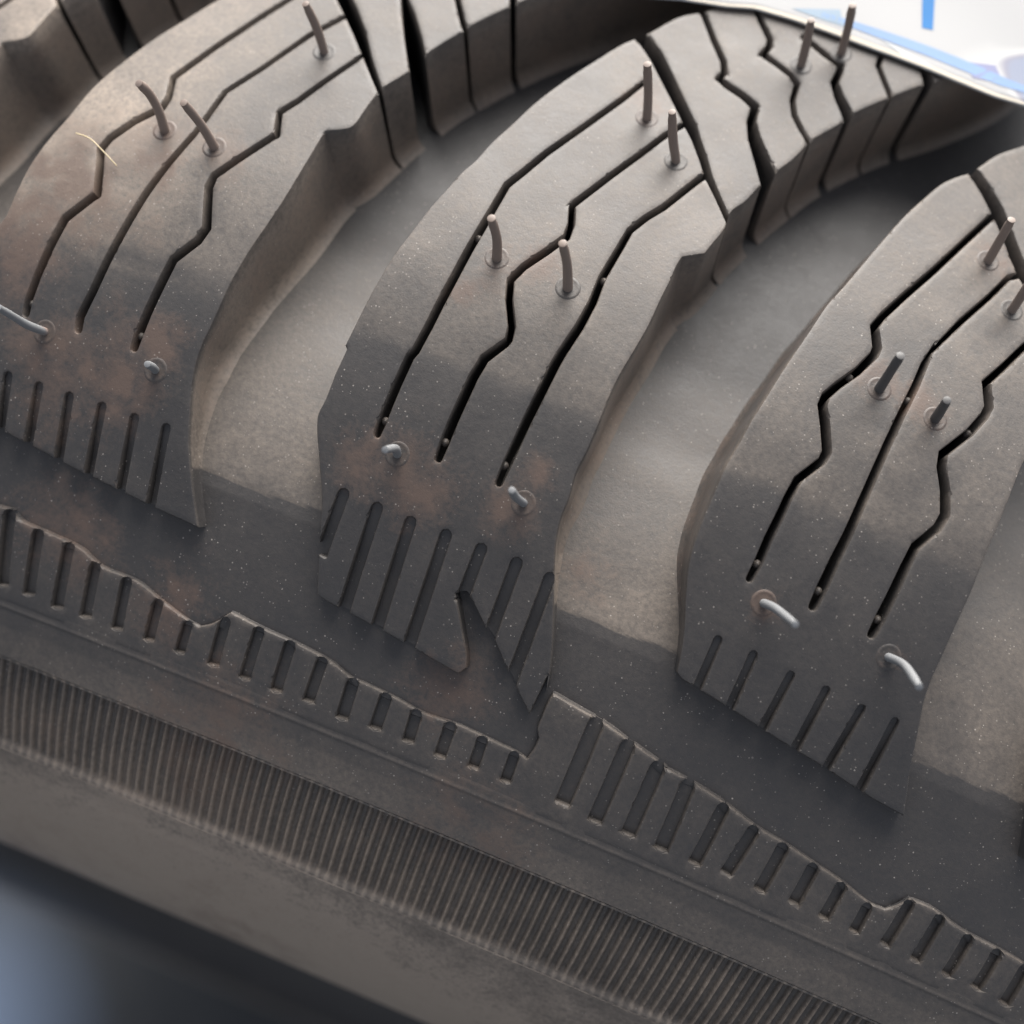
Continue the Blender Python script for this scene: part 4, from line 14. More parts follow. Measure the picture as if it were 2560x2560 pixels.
"slots":[[[-49.33,16.22],[-48.78,21.39],[-47.72,21.15],[-48.29,16.0],[-48.48,15.72],[-48.86,15.66],[-49.21,15.87]],[[-46.33,16.15],[-45.65,22.02],[-44.56,21.76],[-45.26,15.92],[-45.47,15.63],[-45.86,15.58],[-46.22,15.8]],[[-43.34,16.9],[-43.01,21.95],[-41.93,21.74],[-42.29,16.71],[-42.47,16.41],[-42.86,16.34],[-43.22,16.54]],[[-40.3,17.03],[-40.13,22.12],[-39.07,21.94],[-39.27,16.87],[-39.43,16.57],[-39.81,16.49],[-40.17,16.68]],[[-37.49,17.81],[-37.34,21.98],[-36.34,21.82],[-36.5,17.66],[-36.66,17.37],[-37.02,17.29],[-37.36,17.47]],[[-34.41,18.0],[-34.23,21.97],[-33.28,21.82],[-33.47,17.85],[-33.63,17.57],[-33.96,17.5],[-34.29,17.67]],[[-31.17,18.77],[-31.17,21.85],[-30.27,21.74],[-30.28,18.67],[-30.42,18.39],[-30.73,18.31],[-31.04,18.46]],[[-28.14,19.53],[-28.21,21.87],[-27.36,21.8],[-27.3,19.46],[-27.41,19.19],[-27.71,19.1],[-28.01,19.24]],[[-25.12,18.15],[-25.12,21.84],[-24.16,21.74],[-24.18,18.06],[-24.32,17.76],[-24.65,17.66],[-24.98,17.82]],[[-22.1,17.89],[-22.14,21.9],[-21.19,21.82],[-21.17,17.83],[-21.31,17.52],[-21.64,17.42],[-21.96,17.57]],[[-19.26,18.03],[-19.25,21.91],[-18.28,21.83],[-18.3,17.96],[-18.44,17.64],[-18.78,17.53],[-19.12,17.69]],[[-16.25,18.28],[-16.33,21.68],[-15.4,21.63],[-15.33,18.24],[-15.46,17.93],[-15.78,17.82],[-16.11,17.96]],[[-13.28,19.01],[-13.2,21.97],[-12.18,21.88],[-12.27,18.92],[-12.43,18.59],[-12.79,18.47],[-13.14,18.65]],[[-10.27,19.1],[-10.27,21.7],[-9.28,21.65],[-9.29,19.05],[-9.44,18.72],[-9.78,18.6],[-10.13,18.75]],[[-7.42,19.42],[-7.29,21.68],[-6.35,21.59],[-6.49,19.33],[-6.65,19.02],[-6.99,18.91],[-7.31,19.08]],[[-4.45,19.27],[-4.4,21.8],[-3.46,21.76],[-3.52,19.23],[-3.66,18.91],[-3.99,18.79],[-4.32,18.94]],[[-1.55,19.35],[-1.45,21.6],[-0.59,21.55],[-0.7,19.29],[-0.84,19.0],[-1.14,18.9],[-1.44,19.04]],[[1.35,19.46],[1.45,21.64],[2.27,21.59],[2.16,19.41],[2.03,19.13],[1.74,19.03],[1.46,19.16]],[[6.2,14.6],[6.26,21.49],[7.51,21.49],[7.41,14.61],[7.23,14.19],[6.8,14.01],[6.38,14.18]],[[9.24,15.21],[9.29,21.79],[10.46,21.81],[10.39,15.23],[10.22,14.83],[9.81,14.66],[9.41,14.82]],[[12.13,15.84],[12.22,21.7],[13.39,21.72],[13.28,15.86],[13.11,15.46],[12.7,15.29],[12.3,15.45]],[[14.93,16.23],[15.17,21.77],[16.34,21.77],[16.07,16.22],[15.89,15.83],[15.48,15.66],[15.08,15.83]],[[18.34,16.74],[18.21,21.7],[19.21,21.77],[19.31,16.81],[19.18,16.46],[18.84,16.3],[18.49,16.41]],[[21.31,17.4],[20.9,21.39],[21.9,21.56],[22.29,17.56],[22.18,17.19],[21.85,17.0],[21.49,17.08]],[[24.07,17.76],[23.98,21.59],[24.98,21.69],[25.06,17.86],[24.92,17.5],[24.58,17.33],[24.23,17.43]],[[27.0,18.27],[27.0,21.44],[27.97,21.52],[27.96,18.35],[27.82,18.01],[27.48,17.84],[27.15,17.95]],[[29.79,18.72],[29.77,21.54],[30.68,21.63],[30.68,18.81],[30.55,18.49],[30.24,18.33],[29.92,18.43]],[[32.51,19.38],[32.58,21.58],[33.42,21.64],[33.34,19.45],[33.21,19.15],[32.91,19.01],[32.62,19.11]],[[35.39,17.79],[35.34,21.5],[36.22,21.61],[36.25,17.89],[36.13,17.58],[35.83,17.43],[35.52,17.51]],[[38.17,17.86],[38.19,21.65],[39.08,21.75],[39.04,17.96],[38.91,17.65],[38.6,17.5],[38.3,17.58]],[[41.06,18.36],[41.12,21.71],[42.02,21.81],[41.94,18.46],[41.81,18.15],[41.5,17.99],[41.19,18.08]],[[43.8,18.48],[43.88,21.67],[44.78,21.78],[44.69,18.58],[44.56,18.27],[44.24,18.11],[43.93,18.2]],[[46.5,18.71],[46.66,21.9],[47.61,22.0],[47.43,18.81],[47.28,18.48],[46.95,18.32],[46.62,18.42]],[[49.48,19.25],[49.74,22.29],[50.71,22.37],[50.43,19.33],[50.26,19.01],[49.92,18.85],[49.6,18.95]]]},"nubs":[[[-44.35,-17.81,0],[-44.4,-18.15,1.99],[-44.6,-18.18,3.76],[-44.84,-17.9,5.1]],[[-39.65,-17.61,0],[-40.03,-17.59,2.52],[-40.48,-17.23,5.3]],[[-35.62,-30.03,0],[-35.95,-30.05,2.39],[-36.39,-29.75,4.9]],[[-46.8,1.15,0],[-47.05,1.11,1.95],[-47.16,0.94,3.35],[-47.27,0.65,5.7]],[[-36.49,1.25,0],[-36.37,1.12,0.79],[-36.21,1.04,2.1]],[[-7.77,-33.95,0],[-8.2,-34.05,2.56],[-8.81,-33.93,5.5]],[[-4.12,-30.73,0],[-4.85,-30.66,2.22],[-5.55,-30.55,5.1]],[[-14.14,-16.11,0],[-14.27,-16.32,2.35],[-14.72,-16.26,4.9]],[[-8.04,-15.78,0],[-8.44,-15.99,2.84],[-9.01,-15.96,5.5]],[[-15.5,1.02,0],[-15.44,0.71,1.7],[-15.48,1.05,4.5]],[[-4.92,1.05,0],[-5.47,0.85,2.53],[-5.75,0.53,4.5]],[[2.66,-45.21,0],[2.32,-45.31,2.36],[1.92,-45.3,4.7]],[[5.55,-48.08,0],[5.16,-48.23,2.42],[4.65,-48.23,4.9]],[[22.9,-33.23,0],[22.19,-33.72,4.5]],[[17.35,-17.61,0],[16.88,-18.05,4.5]],[[22.2,-17.14,0],[21.52,-16.97,3.3]],[[25.84,-29.52,0],[25.13,-29.63,4.3]],[[14.95,1.19,0],[15.47,1.22,2.18],[16.24,1.64,6.3]],[[25.32,1.2,0],[25.78,1.29,2.4],[26.04,2.16,5.9]]],
"stains":[[-43.67,-15.7,4,0.9],[-39.32,-16.95,3,0.7],[-50.75,-10.31,7,0.9],[-52.13,-4.92,6,0.9],[-41.4,-7.17,4,0.3],[-39.85,2.96,5,0.9],[-36.86,-0.38,2.5,1.0],[-46.12,2.52,4,0.8],[-44.18,5.47,4,0.6],[-17.35,2.35,3,0.8],[-13.38,2.42,4,0.7],[-5.8,1.86,2.5,0.6],[-4.71,-1.53,1.5,0.7],[-13.87,-15.25,2.5,0.7],[-11.01,-16.76,2.5,0.6],[-15.58,-12.53,1.6,0.6],[-8.11,-35.43,2.5,0.7],[17.17,-17.95,2,0.8],[20.33,-17.88,2,0.7],[21.98,-17.63,1.6,0.6],[15.42,1.37,1.4,0.8],[25.73,1.25,1.3,0.6],[23.45,-33.93,2,0.7],[-39.19,15.77,4,0.8],[-43.82,15.37,4,0.5],[-29.5,18.79,4,0.7],[-5.44,16.61,4,0.6],[1.88,26.84,5,0.5],[-23.46,27.79,7,0.7],[-20.68,57.96,10,0.3],[-1.6,26.59,5,0.5],[-45.03,63.04,9,0.6],[2.07,4.04,3,0.5]],
"dark":[[-21.47,-7.09],[-12.21,-7.33],[-2.24,-7.62]],
"bridges":[[-17.52,-1.04],[-12.48,-1.11],[-7.43,-1.07],[13.5,-1.32],[18.64,-1.24],[23.7,-1.05],[15.08,-18.06],[20.02,-18.17],[25.32,-17.65],[-5.7,-17.95],[-16.38,-17.71],[-39.17,-0.92],[-49.43,-0.67],[25.25,-36.75],[25.8,-35.81]],
"fibre":[[[-51.06,-15.02],[-49.36,-14.69],[-47.74,-13.97],[-46.34,-13.31]]],
"label":[[-13.85,-45.52],[-9.24,-47.14],[-5.4,-48.04],[-2.93,-48.94],[0.43,-49.23],[3.86,-49.33],[7.3,-49.37],[12.45,-49.55],[15.93,-49.55],[19.42,-49.6],[21.65,-49.96],[27.97,-50.9]],
"bluemark":[[10.27,-58.11],[11.37,-58.69],[12.43,-53.94],[11.43,-53.71]],
"lilac":[[16.03,-51.94],[18.62,-52.87],[19.37,-51.94],[18.72,-51.03],[17.07,-50.6]],
"facets":[[[5.13,-51.51],[7.66,-53.71],[9.02,-52.58],[7.09,-51.36]],[[0.08,-50.39],[4.08,-52.13],[4.9,-50.49],[2.86,-50.38]],[[7.6,-53.92],[8.81,-55.93],[9.8,-56.21],[8.3,-52.66]],[[8.13,-50.76],[11.0,-50.43],[13.71,-50.05],[10.59,-50.0]],[[18.26,-56.55],[19.59,-57.74],[20.26,-55.8],[19.01,-54.9]],[[19.78,-51.71],[20.97,-52.8],[22.17,-52.12],[20.39,-51.38]],[[13.45,-56.51],[15.75,-57.27],[16.67,-55.0],[14.38,-54.24]]],
"profile":[[-72.0,4.08],[-68.0,4.091],[-64.0,4.096],[-60.0,4.093],[-56.0,4.082],[-52.0,4.062],[-48.0,3.954],[-44.0,3.375],[-40.0,2.513],[-36.0,1.646],[-32.0,1.054],[-28.0,1.016],[-24.0,1.811],[-20.0,3.718],[-16.0,7.047],[-12.0,11.497],[-8.0,16.427],[-4.0,21.196],[0.0,25.163],[4.0,28.183],[8.0,30.748],[12.0,33.179],[16.0,35.749],[20.0,37.909],[24.0,40.095],[28.0,43.214],[32.0,48.201],[36.0,55.27],[40.0,63.149],[44.0,70.445],[48.0,76.403],[52.0,81.812],[56.0,86.544],[60.0,90.41],[64.0,93.059],[68.0,94.576],[72.0,95.431],[76.0,96.095],[80.0,97.037],[84.0,98.243],[88.0,99.394],[92.0,100.503],[96.0,101.584],[100.0,102.651],[104.0,103.718],[108.0,104.799]],
"cam":{"y":-0.03955785295261045,"z":0.39677465921467703,"right":[0.9264872238665322,0.36010956548149475,0.10928185970606194],
"up":[-0.3715428573620566,0.8291413480617396,0.4177086665100448],
"dir":[-0.05981077791940877,0.42760463723291214,-0.9019850026810783],
"f":1.1624441699051435}}


SC = bpy.context.scene
R0 = 0.33
ZC = 0.33                      # height of the wheel axis above the ground
CAM = DATA['cam']

# ------------------------------------------------------------------ camera
cd = bpy.data.cameras.new('camera'); cam = bpy.data.objects.new('camera', cd); SC.collection.objects.link(cam)
rt, up, dr = (Vector(CAM[k]) for k in ('right', 'up', 'dir'))
m = Matrix((rt, up, -dr)).transposed().to_4x4(); m.translation = Vector((0, CAM['y'], CAM['z'] + ZC)); cam.matrix_world = m
cd.sensor_width = 36; cd.lens = 36 * CAM['f']; cd.clip_start = .004; cd.clip_end = 60
cd.dof.use_dof = True; cd.dof.focus_distance = .0905; cd.dof.aperture_fstop = 16
SC.camera = cam
# ------------------------------------------------------------------ world, sun, exposure
SUN_EL, SUN_AZ = 38, -12        # azimuth measured from +y towards +x
w = bpy.data.worlds.new('World'); SC.world = w; w.use_nodes = True
nt = w.node_tree; bgn = nt.nodes['Background']
sky = nt.nodes.new('ShaderNodeTexSky'); sky.sky_type = 'NISHITA'; sky.sun_disc = False
sky.sun_elevation = math.radians(SUN_EL); sky.sun_rotation = math.radians(SUN_AZ); sky.dust_density = 4; sky.air_density = .7
hs = nt.nodes.new('ShaderNodeHueSaturation'); hs.inputs['Saturation'].default_value = .35
nt.links.new(sky.outputs[0], hs.inputs['Color']); nt.links.new(hs.outputs[0], bgn.inputs[0]); bgn.inputs[1].default_value = .135
sd = bpy.data.lights.new('sun', 'SUN'); sd.energy = 3.55; sd.angle = math.radians(55); sd.color = (1, .96, .9)
so = bpy.data.objects.new('sun', sd); SC.collection.objects.link(so)
sv = Vector((math.cos(math.radians(SUN_EL)) * math.sin(math.radians(SUN_AZ)), math.cos(math.radians(SUN_EL)) * math.cos(math.radians(SUN_AZ)), math.sin(math.radians(SUN_EL))))
so.rotation_euler = sv.to_track_quat('Z', 'Y').to_euler()
SC.view_settings.view_transform = 'Standard'; SC.view_settings.look = 'None'; SC.view_settings.gamma = 1
SC.view_settings.exposure = .93
try: SC.view_settings.use_curve_mapping = False
except Exception: pass
SC.render.engine = 'CYCLES'

# ------------------------------------------------------------------ tyre surface: x = arc length round the tyre, s = arc length across it (mm), h = height (mm)
_p = np.array(DATA['profile']); s_in, ph_in = _p[:, 0], _p[:, 1]
S_C = -86.0                    # crown centre line
SG = np.arange(S_C, 175.01, .25)
PH = np.radians(np.interp(SG, np.concatenate([[S_C], s_in[s_in > -62], [125, 175]]), np.concatenate([[0], ph_in[s_in > -62], [122, 128]])))
dy = -np.cos(PH); drr = -np.sin(PH)
YY = np.concatenate([[0], np.cumsum((dy[1:] + dy[:-1]) / 2 * .25)]); RR = np.concatenate([[0], np.cumsum((drr[1:] + drr[:-1]) / 2 * .25)])
i0 = np.argmin(abs(SG)); YY -= YY[i0]; RR -= RR[i0]; RR += 318.0
Y_C = YY[0]
def P(x, s, h):
    x = np.asarray(x, float); s = np.asarray(s, float); h = np.asarray(h, float)
    p = np.interp(s, SG, PH); y = np.interp(s, SG, YY) - h * np.sin(p); r = np.interp(s, SG, RR) + h * np.cos(p)
    t = x / 330.0
    return np.stack(np.broadcast_arrays(r * np.sin(t) / 1000, y / 1000, r * np.cos(t) / 1000 + ZC), -1)
RIB_A, RIB_B, LINE_C = 28.05, 36.45, 23.3
_hs = np.arange(-90, 7.3, .1)
_hv = np.interp(_hs, [-90, -48, -30, -17, -9, -2, 3, 7.2], [-10, -9, -8.2, -8.2, -6.9, -4.6, -2.9, -1.75])
_k = np.hanning(81); _k /= _k.sum(); _hv = np.convolve(np.pad(_hv, 40, mode='reflect', reflect_type='odd'), _k, mode='valid')
def hb(s):
    s = np.asarray(s, float)
    return np.where(s < 7.2, np.interp(s, _hs, _hv), hb0(s))
def hb0(s):
    return np.interp(s, [-90, -17, -9, -2, 3, 7.2, 8.5, 20, 22.8, RIB_A - .25, RIB_A - .02, RIB_B + .05, RIB_B + .5, 45, 58, 180],
                        [-8.2, -8.2, -6.9, -4.6, -2.9, -1.75, -1.5, -.66, -.34, -.30, -1.2, -1.2, -.34, -.2, 0, 0]) + .055 * np.exp(-((np.asarray(s) - 23.55) / .16) ** 2)

rng = np.random.default_rng(4)
def vnoise(x, s, f, seed=0):
    """smooth value noise on the tyre surface"""
    x = np.asarray(x) * f; s = np.asarray(s) * f
    xi = np.floor(x).astype(int); si = np.floor(s).astype(int); fx = x - xi; fs = s - si; fx = fx * fx * (3 - 2 * fx); fs = fs * fs * (3 - 2 * fs)
    def hsh(a, b):
        v = np.sin(a * 127.1 + b * 311.7 + seed * 74.7) * 43758.5453; return v - np.floor(v)
    return (hsh(xi, si) * (1 - fx) + hsh(xi + 1, si) * fx) * (1 - fs) + (hsh(xi, si + 1) * (1 - fx) + hsh(xi + 1, si + 1) * fx) * fs
STAINS = DATA['stains']
def stain_at(x, s):
    v = np.zeros(np.shape(x))
    for a, b, r, k in STAINS:
        d2 = ((x - a) ** 2 + (s - b) ** 2) / (r * r)
        v = np.maximum(v, k * np.exp(-d2 * 1.3))
    return v * (.35 + 1.1 * vnoise(x, s, .9, 3) * (.5 + vnoise(x, s, 2.3, 5)))

# ------------------------------------------------------------------ materials
def mat(name):
    m = bpy.data.materials.new(name); m.use_nodes = True; return m, m.node_tree.nodes, m.node_tree.links, m.node_tree.nodes['Principled BSDF']
def rubber():
    m, N, L, b = mat('dusty_rubber')
    tc = N.new('ShaderNodeTexCoord')
    def noise(sc, det, rough=.55):
        n = N.new('ShaderNodeTexNoise'); n.inputs['Scale'].default_value = sc; n.inputs['Detail'].default_value = det; n.inputs['Roughness'].default_value = rough
        L.new(tc.outputs['Object'], n.inputs['Vector']); return n.outputs['Fac']
    def mth(op, a, c, d=None):
        q = N.new('ShaderNodeMath'); q.operation = op
        for i, v in enumerate([a, c] + ([d] if d is not None else [])):
            if isinstance(v, (int, float)): q.inputs[i].default_value = v
            else: L.new(v, q.inputs[i])
        return q.outputs[0]
    def mapr(v, a, c, d=0, e=1):
        q = N.new('ShaderNodeMapRange'); q.clamp = True
        L.new(v, q.inputs[0]); 
        for i, k in enumerate((a, c, d, e)): q.inputs[i + 1].default_value = k
        return q.outputs[0]
    def attr(n):
        a = N.new('ShaderNodeAttribute'); a.attribute_name = n; return a.outputs['Fac']
    def mixc(f, a, c):
        q = N.new('ShaderNodeMix'); q.data_type = 'RGBA'
        if isinstance(f, (int, float)): q.inputs[0].default_value = f
        else: L.new(f, q.inputs[0])
        for i, v in ((6, a), (7, c)):
            if isinstance(v, tuple): q.inputs[i].default_value = (*v, 1)
            else: L.new(v, q.inputs[i])
        return q.outputs[2]
    big, med, fine, grain = noise(45, 3), noise(260, 5, .6), noise(2400, 4, .7), noise(7000, 2, .6)
    dust_tone = attr('dust_tone'); stain = attr('stain')
    patch = mapr(mth('ADD', mth('MULTIPLY', big, .6), mth('MULTIPLY', med, .5)), .38, .72, .45, 1.3)
    f = mth('MULTIPLY', mth('MULTIPLY', dust_tone, patch), mapr(fine, .3, .7, .55, 1.35))
    f = mth('MINIMUM', f, 1.0)
    col = mixc(f, (.025, .0245, .026), (.29, .237, .190))
    sf = mth('MULTIPLY', mth('ADD', mth('MULTIPLY', stain, 1.2), mth('ADD', mth('MULTIPLY', med, 1.5), mth('MULTIPLY', fine, 1.2))), 1.0)
    sf = mth('MULTIPLY', mapr(sf, 1.5, 2.3, 0, .75), mapr(stain, .02, .2, 0, 1))
    col = mixc(sf, col, (.105, .070, .054))
    # pale dust grains
    vo = N.new('ShaderNodeTexVoronoi'); vo.inputs['Scale'].default_value = 1150; L.new(tc.outputs['Object'], vo.inputs['Vector'])
    sep = N.new('ShaderNodeSeparateColor'); L.new(vo.outputs['Color'], sep.inputs[0])
    rad = mapr(sep.outputs[0], .86, 1.0, 0, .10)
    sp = mth('LESS_THAN', vo.outputs['Distance'], rad)
    vo2 = N.new('ShaderNodeTexVoronoi'); vo2.inputs['Scale'].default_value = 3600; L.new(tc.outputs['Object'], vo2.inputs['Vector'])
    sep2 = N.new('ShaderNodeSeparateColor'); L.new(vo2.outputs['Color'], sep2.inputs[0])
    sp2 = mth('LESS_THAN', vo2.outputs['Distance'], mapr(sep2.outputs[0], .62, 1.0, 0, .24))
    col = mixc(mth('MULTIPLY', sp, .22), col, (.40, .37, .34))
    col = mixc(mth('MULTIPLY', sp2, mapr(med, .4, .65, .1, .6)), col, (.42, .38, .34))
    L.new(col, b.inputs['Base Color'])
    L.new(mapr(mth('ADD', mth('MULTIPLY', med, .5), mth('MULTIPLY', fine, .5)), .3, .7, .46, .62), b.inputs['Roughness'])
    b.inputs['Specular IOR Level'].default_value = .5
    bp = N.new('ShaderNodeBump'); bp.inputs['Strength'].default_value = .5; bp.inputs['Distance'].default_value = .00005
    L.new(mth('ADD', mth('MULTIPLY', fine, .7), mth('ADD', mth('MULTIPLY', grain, .45), mth('MULTIPLY', sp, .5))), bp.inputs['Height'])
    bp2 = N.new('ShaderNodeBump'); bp2.inputs['Strength'].default_value = .4; bp2.inputs['Distance'].default_value = .00016
    L.new(med, bp2.inputs['Height']); L.new(bp.outputs[0], bp2.inputs['Normal']); L.new(bp2.outputs[0], b.inputs['Normal'])
    return m
RUB = rubber()
def simple(name, col, rough=.5, spec=.5, sc=60, var=.15, bump=0):
    m, N, L, b = mat(name)
    tc = N.new('ShaderNodeTexCoord'); n = N.new('ShaderNodeTexNoise'); n.inputs['Scale'].default_value = sc; n.inputs['Detail'].default_value = 5
    L.new(tc.outputs['Object'], n.inputs['Vector'])
    cr = N.new('ShaderNodeValToRGB'); cr.color_ramp.elements[0].position = .3; cr.color_ramp.elements[1].position = .7
    cr.color_ramp.elements[0].color = (*[c * (1 - var) for c in col], 1); cr.color_ramp.elements[1].color = (*[min(1, c * (1 + var)) for c in col], 1)
    L.new(n.outputs['Fac'], cr.inputs[0]); L.new(cr.outputs[0], b.inputs['Base Color'])
    b.inputs['Roughness'].default_value = rough; b.inputs['Specular IOR Level'].default_value = spec
    if bump:
        bp = N.new('ShaderNodeBump'); bp.inputs['Strength'].default_value = .6; bp.inputs['Distance'].default_value = bump
        L.new(n.outputs['Fac'], bp.inputs['Height']); L.new(bp.outputs[0], b.inputs['Normal'])
    return m

def make(name, V, F, m, parent=None, attrs=None, smooth=True, sharp=None):
    me = bpy.data.meshes.new(name); me.from_pydata([tuple(v) for v in V], [], F); me.materials.append(m)
    if attrs:
        for k, v in attrs.items():
            a = me.attributes.new(k, 'FLOAT', 'POINT'); a.data.foreach_set('value', np.asarray(v, np.float32))
    if smooth: me.polygons.foreach_set('use_smooth', [True] * len(me.polygons))
    if sharp: me.set_sharp_from_angle(angle=math.radians(sharp))
    me.update()
    o = bpy.data.objects.new(name, me); SC.collection.objects.link(o)
    if parent: o.parent = parent; o.matrix_parent_inverse = parent.matrix_world.inverted()
    return o

# ------------------------------------------------------------------ ground
def grid_obj(name, nx, ny, fn, m, **k):
    V = [fn(i / (nx - 1), j / (ny - 1)) for j in range(ny) for i in range(nx)]
    F = [(j * nx + i, j * nx + i + 1, (j + 1) * nx + i + 1, (j + 1) * nx + i) for j in range(ny - 1) for i in range(nx - 1)]
    return make(name, V, F, m, **k)
gm, N, L, gb = mat('floor_blue_sheen')
tc = N.new('ShaderNodeTexCoord'); mp = N.new('ShaderNodeMapping'); mp.inputs['Location'].default_value = (.218 / .10, .125 / .10, 0); mp.inputs["Scale"].default_value = (1 / .10, 1 / .10, 1)
gr = N.new('ShaderNodeTexGradient'); gr.gradient_type = 'SPHERICAL'; L.new(tc.outputs['Object'], mp.inputs['Vector']); L.new(mp.outputs[0], gr.inputs['Vector'])
nz = N.new('ShaderNodeTexNoise'); nz.inputs['Scale'].default_value = 22; nz.inputs['Detail'].default_value = 6; L.new(tc.outputs['Object'], nz.inputs['Vector'])
cr = N.new('ShaderNodeValToRGB'); cr.color_ramp.elements[0].color = (.026, .029, .033, 1); cr.color_ramp.elements[1].color = (.036, .039, .043, 1); cr.color_ramp.elements[0].position = .3; cr.color_ramp.elements[1].position = .7; L.new(nz.outputs['Fac'], cr.inputs[0])
mx = N.new('ShaderNodeMix'); mx.data_type = 'RGBA'; L.new(gr.outputs['Fac'], mx.inputs[0]); L.new(cr.outputs[0], mx.inputs[6]); mx.inputs[7].default_value = (.20, .27, .40, 1); L.new(mx.outputs[2], gb.inputs['Base Color']); gb.inputs['Roughness'].default_value = .6  # bluish reflection painted into the floor colour as a soft round patch
g = grid_obj('ground', 2, 2, lambda u, v: ((u - .5) * 60, (v - .5) * 60, 0), gm)
g['kind'] = 'structure'

# ------------------------------------------------------------------ tyre
tyre = bpy.data.objects.new('tyre', None); tyre.location = (0, Y_C / 1000, 0); SC.collection.objects.link(tyre)
tyre['label'] = 'dusty black winter tyre with curved sipe-cut tread blocks and moulding nubs'; tyre['category'] = 'tyre'
bpy.context.view_layer.update()

def resample(poly, step):
    poly = np.asarray(poly, float); out = []
    for a, b in zip(poly, np.roll(poly, -1, 0)):
        L = np.hypot(*(b - a))
        if L < 1e-4: continue
        k = max(1, int(round(L / step)))
        for q in range(k): out.append(a + (b - a) * q / k)
    return np.array(out)
def inside(pts, poly):
    x, y = pts[:, 0][:, None], pts[:, 1][:, None]; a = poly; b = np.roll(poly, -1, 0)
    c = ((a[:, 1] > y) != (b[:, 1] > y)); t = (b[:, 0] - a[:, 0]) * (y - a[:, 1]) / np.where(b[:, 1] == a[:, 1], 1e-12, b[:, 1] - a[:, 1]) + a[:, 0]
    return (c & (x < t)).sum(1) % 2 == 1
def segdist(pts, A, B):
    out = np.full(len(pts), 1e9)
    for k in range(0, len(pts), 1500):
        p = pts[k:k + 1500][:, None]; d = B - A; t = ((p - A) * d).sum(2) / np.maximum((d * d).sum(1), 1e-12); t = np.clip(t, 0, 1)
        q = A + t[..., None] * d; out[k:k + 1500] = np.sqrt(((p - q) ** 2).sum(2)).min(1)
    return out
# carcass: full ring; fine rows and columns where the blocks stand
xs = np.concatenate([np.arange(-110, 110.01, 1.0), np.linspace(110, 2 * math.pi * 330 - 110, 150)[1:-1]])
ss = np.concatenate([np.arange(S_C, -20, 1.5), np.arange(-20, 6.5, .5), np.arange(6.5, 8.6, .12), np.arange(8.7, 22, .4), np.arange(22, 24.6, .08), np.arange(24.6, RIB_A - .3, .4),
                     [RIB_A - .25, RIB_A - .12, RIB_A - .02, RIB_A + .1], np.arange(RIB_A + .6, RIB_B, .8), [RIB_B + .05, RIB_B + .2, RIB_B + .35, RIB_B + .5], np.arange(RIB_B + .8, 90, .6), np.arange(90, 173, 2.5)])
def dust_shade_base(x, s):
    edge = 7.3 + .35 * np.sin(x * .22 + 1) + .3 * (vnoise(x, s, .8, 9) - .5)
    d = np.where(s < edge, .03 + .29 * np.clip((s + 26) / 30, 0, 1) ** 1.3, .07)  # tan floor dust, faded out inward to paint in the deep groove's shade
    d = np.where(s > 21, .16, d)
    d = np.where(s > 25, .24 + 1.7 * np.clip((s - 25) / 27, 0, 1) ** 1.2 * np.clip((50 - x) / 60, .3, 1), d)  # sidewall dust, raised over the bulge to paint in light from the left
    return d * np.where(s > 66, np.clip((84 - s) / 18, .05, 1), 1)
X, Sg = np.meshgrid(xs, ss)
crease = -.07 * np.exp(-((Sg - (RIB_B + 2.3)) / .45) ** 2)
hh = hb(Sg) + crease + .04 * (vnoise(X, Sg, .35, 1) - .5) * (Sg < 60)
_rt = DATA['ring']['o']; RING = np.array(_rt + [[x, LINE_C] for x in np.linspace(_rt[-1][0] + .2, _rt[0][0] - .2, 40)])
_w = np.stack([X.ravel(), Sg.ravel()], 1); _m = (Sg.ravel() > 12) & (Sg.ravel() < 24) & (abs(X.ravel()) < 90); _q = _w[_m]
_in = inside(_q, RING) & (segdist(_q, RING, np.roll(RING, -1, 0)) > .75); _h = hh.ravel(); _ix = np.where(_m)[0][_in]; _h[_ix] = -1.35; hh = _h.reshape(hh.shape)
Vb = P(X, Sg, hh).reshape(-1, 3)
nx, ns = len(xs), len(ss)
F = [(j * nx + i, (j + 1) * nx + i, (j + 1) * nx + (i + 1) % nx, j * nx + (i + 1) % nx) for j in range(ns - 1) for i in range(nx)]
# far half of the casing and inner liner close the ring
prof = [(2 * Y_C / 1000 - np.interp(s, SG, YY) / 1000, np.interp(s, SG, RR) / 1000) for s in np.concatenate([np.arange(S_C + 6, 0, 12), np.arange(0, 172, 5)])]
prof = [(y, r - .008 if k < 7 else r) for k, (y, r) in enumerate(prof)]
yb, rb = prof[-1]; ya = np.interp(172.6, SG, YY) / 1000; ra = np.interp(172.6, SG, RR) / 1000
prof += [(yb - .015, rb - .004), (yb - .012, rb + .03), (Y_C / 1000 + .06, .300), (Y_C / 1000 - .06, .300), (ya + .012, ra + .03), (ya + .015, ra - .004)]
base0 = len(Vb); rows = []; VV = list(map(tuple, Vb)); th = xs / 330.0
rows.append(list(range(nx)))
for y, r in prof:
    st = len(VV); VV += [(r * math.sin(t), y, r * math.cos(t) + ZC) for t in th]; rows.append(list(range(st, st + nx)))
rows.append(list(range((ns - 1) * nx, ns * nx)))
for a, b_ in zip(rows[:-1], rows[1:]):
    F += [(a[i], a[(i + 1) % nx], b_[(i + 1) % nx], b_[i]) for i in range(nx)]
db = np.concatenate([dust_shade_base(X, Sg).ravel(), np.full(len(VV) - base0, .03)]); sb = np.concatenate([(stain_at(X, Sg) + .12 * np.clip((Sg - 24) / 8, 0, 1) * np.clip((30 - X) / 50, .2, 1)).ravel(), np.zeros(len(VV) - base0)])
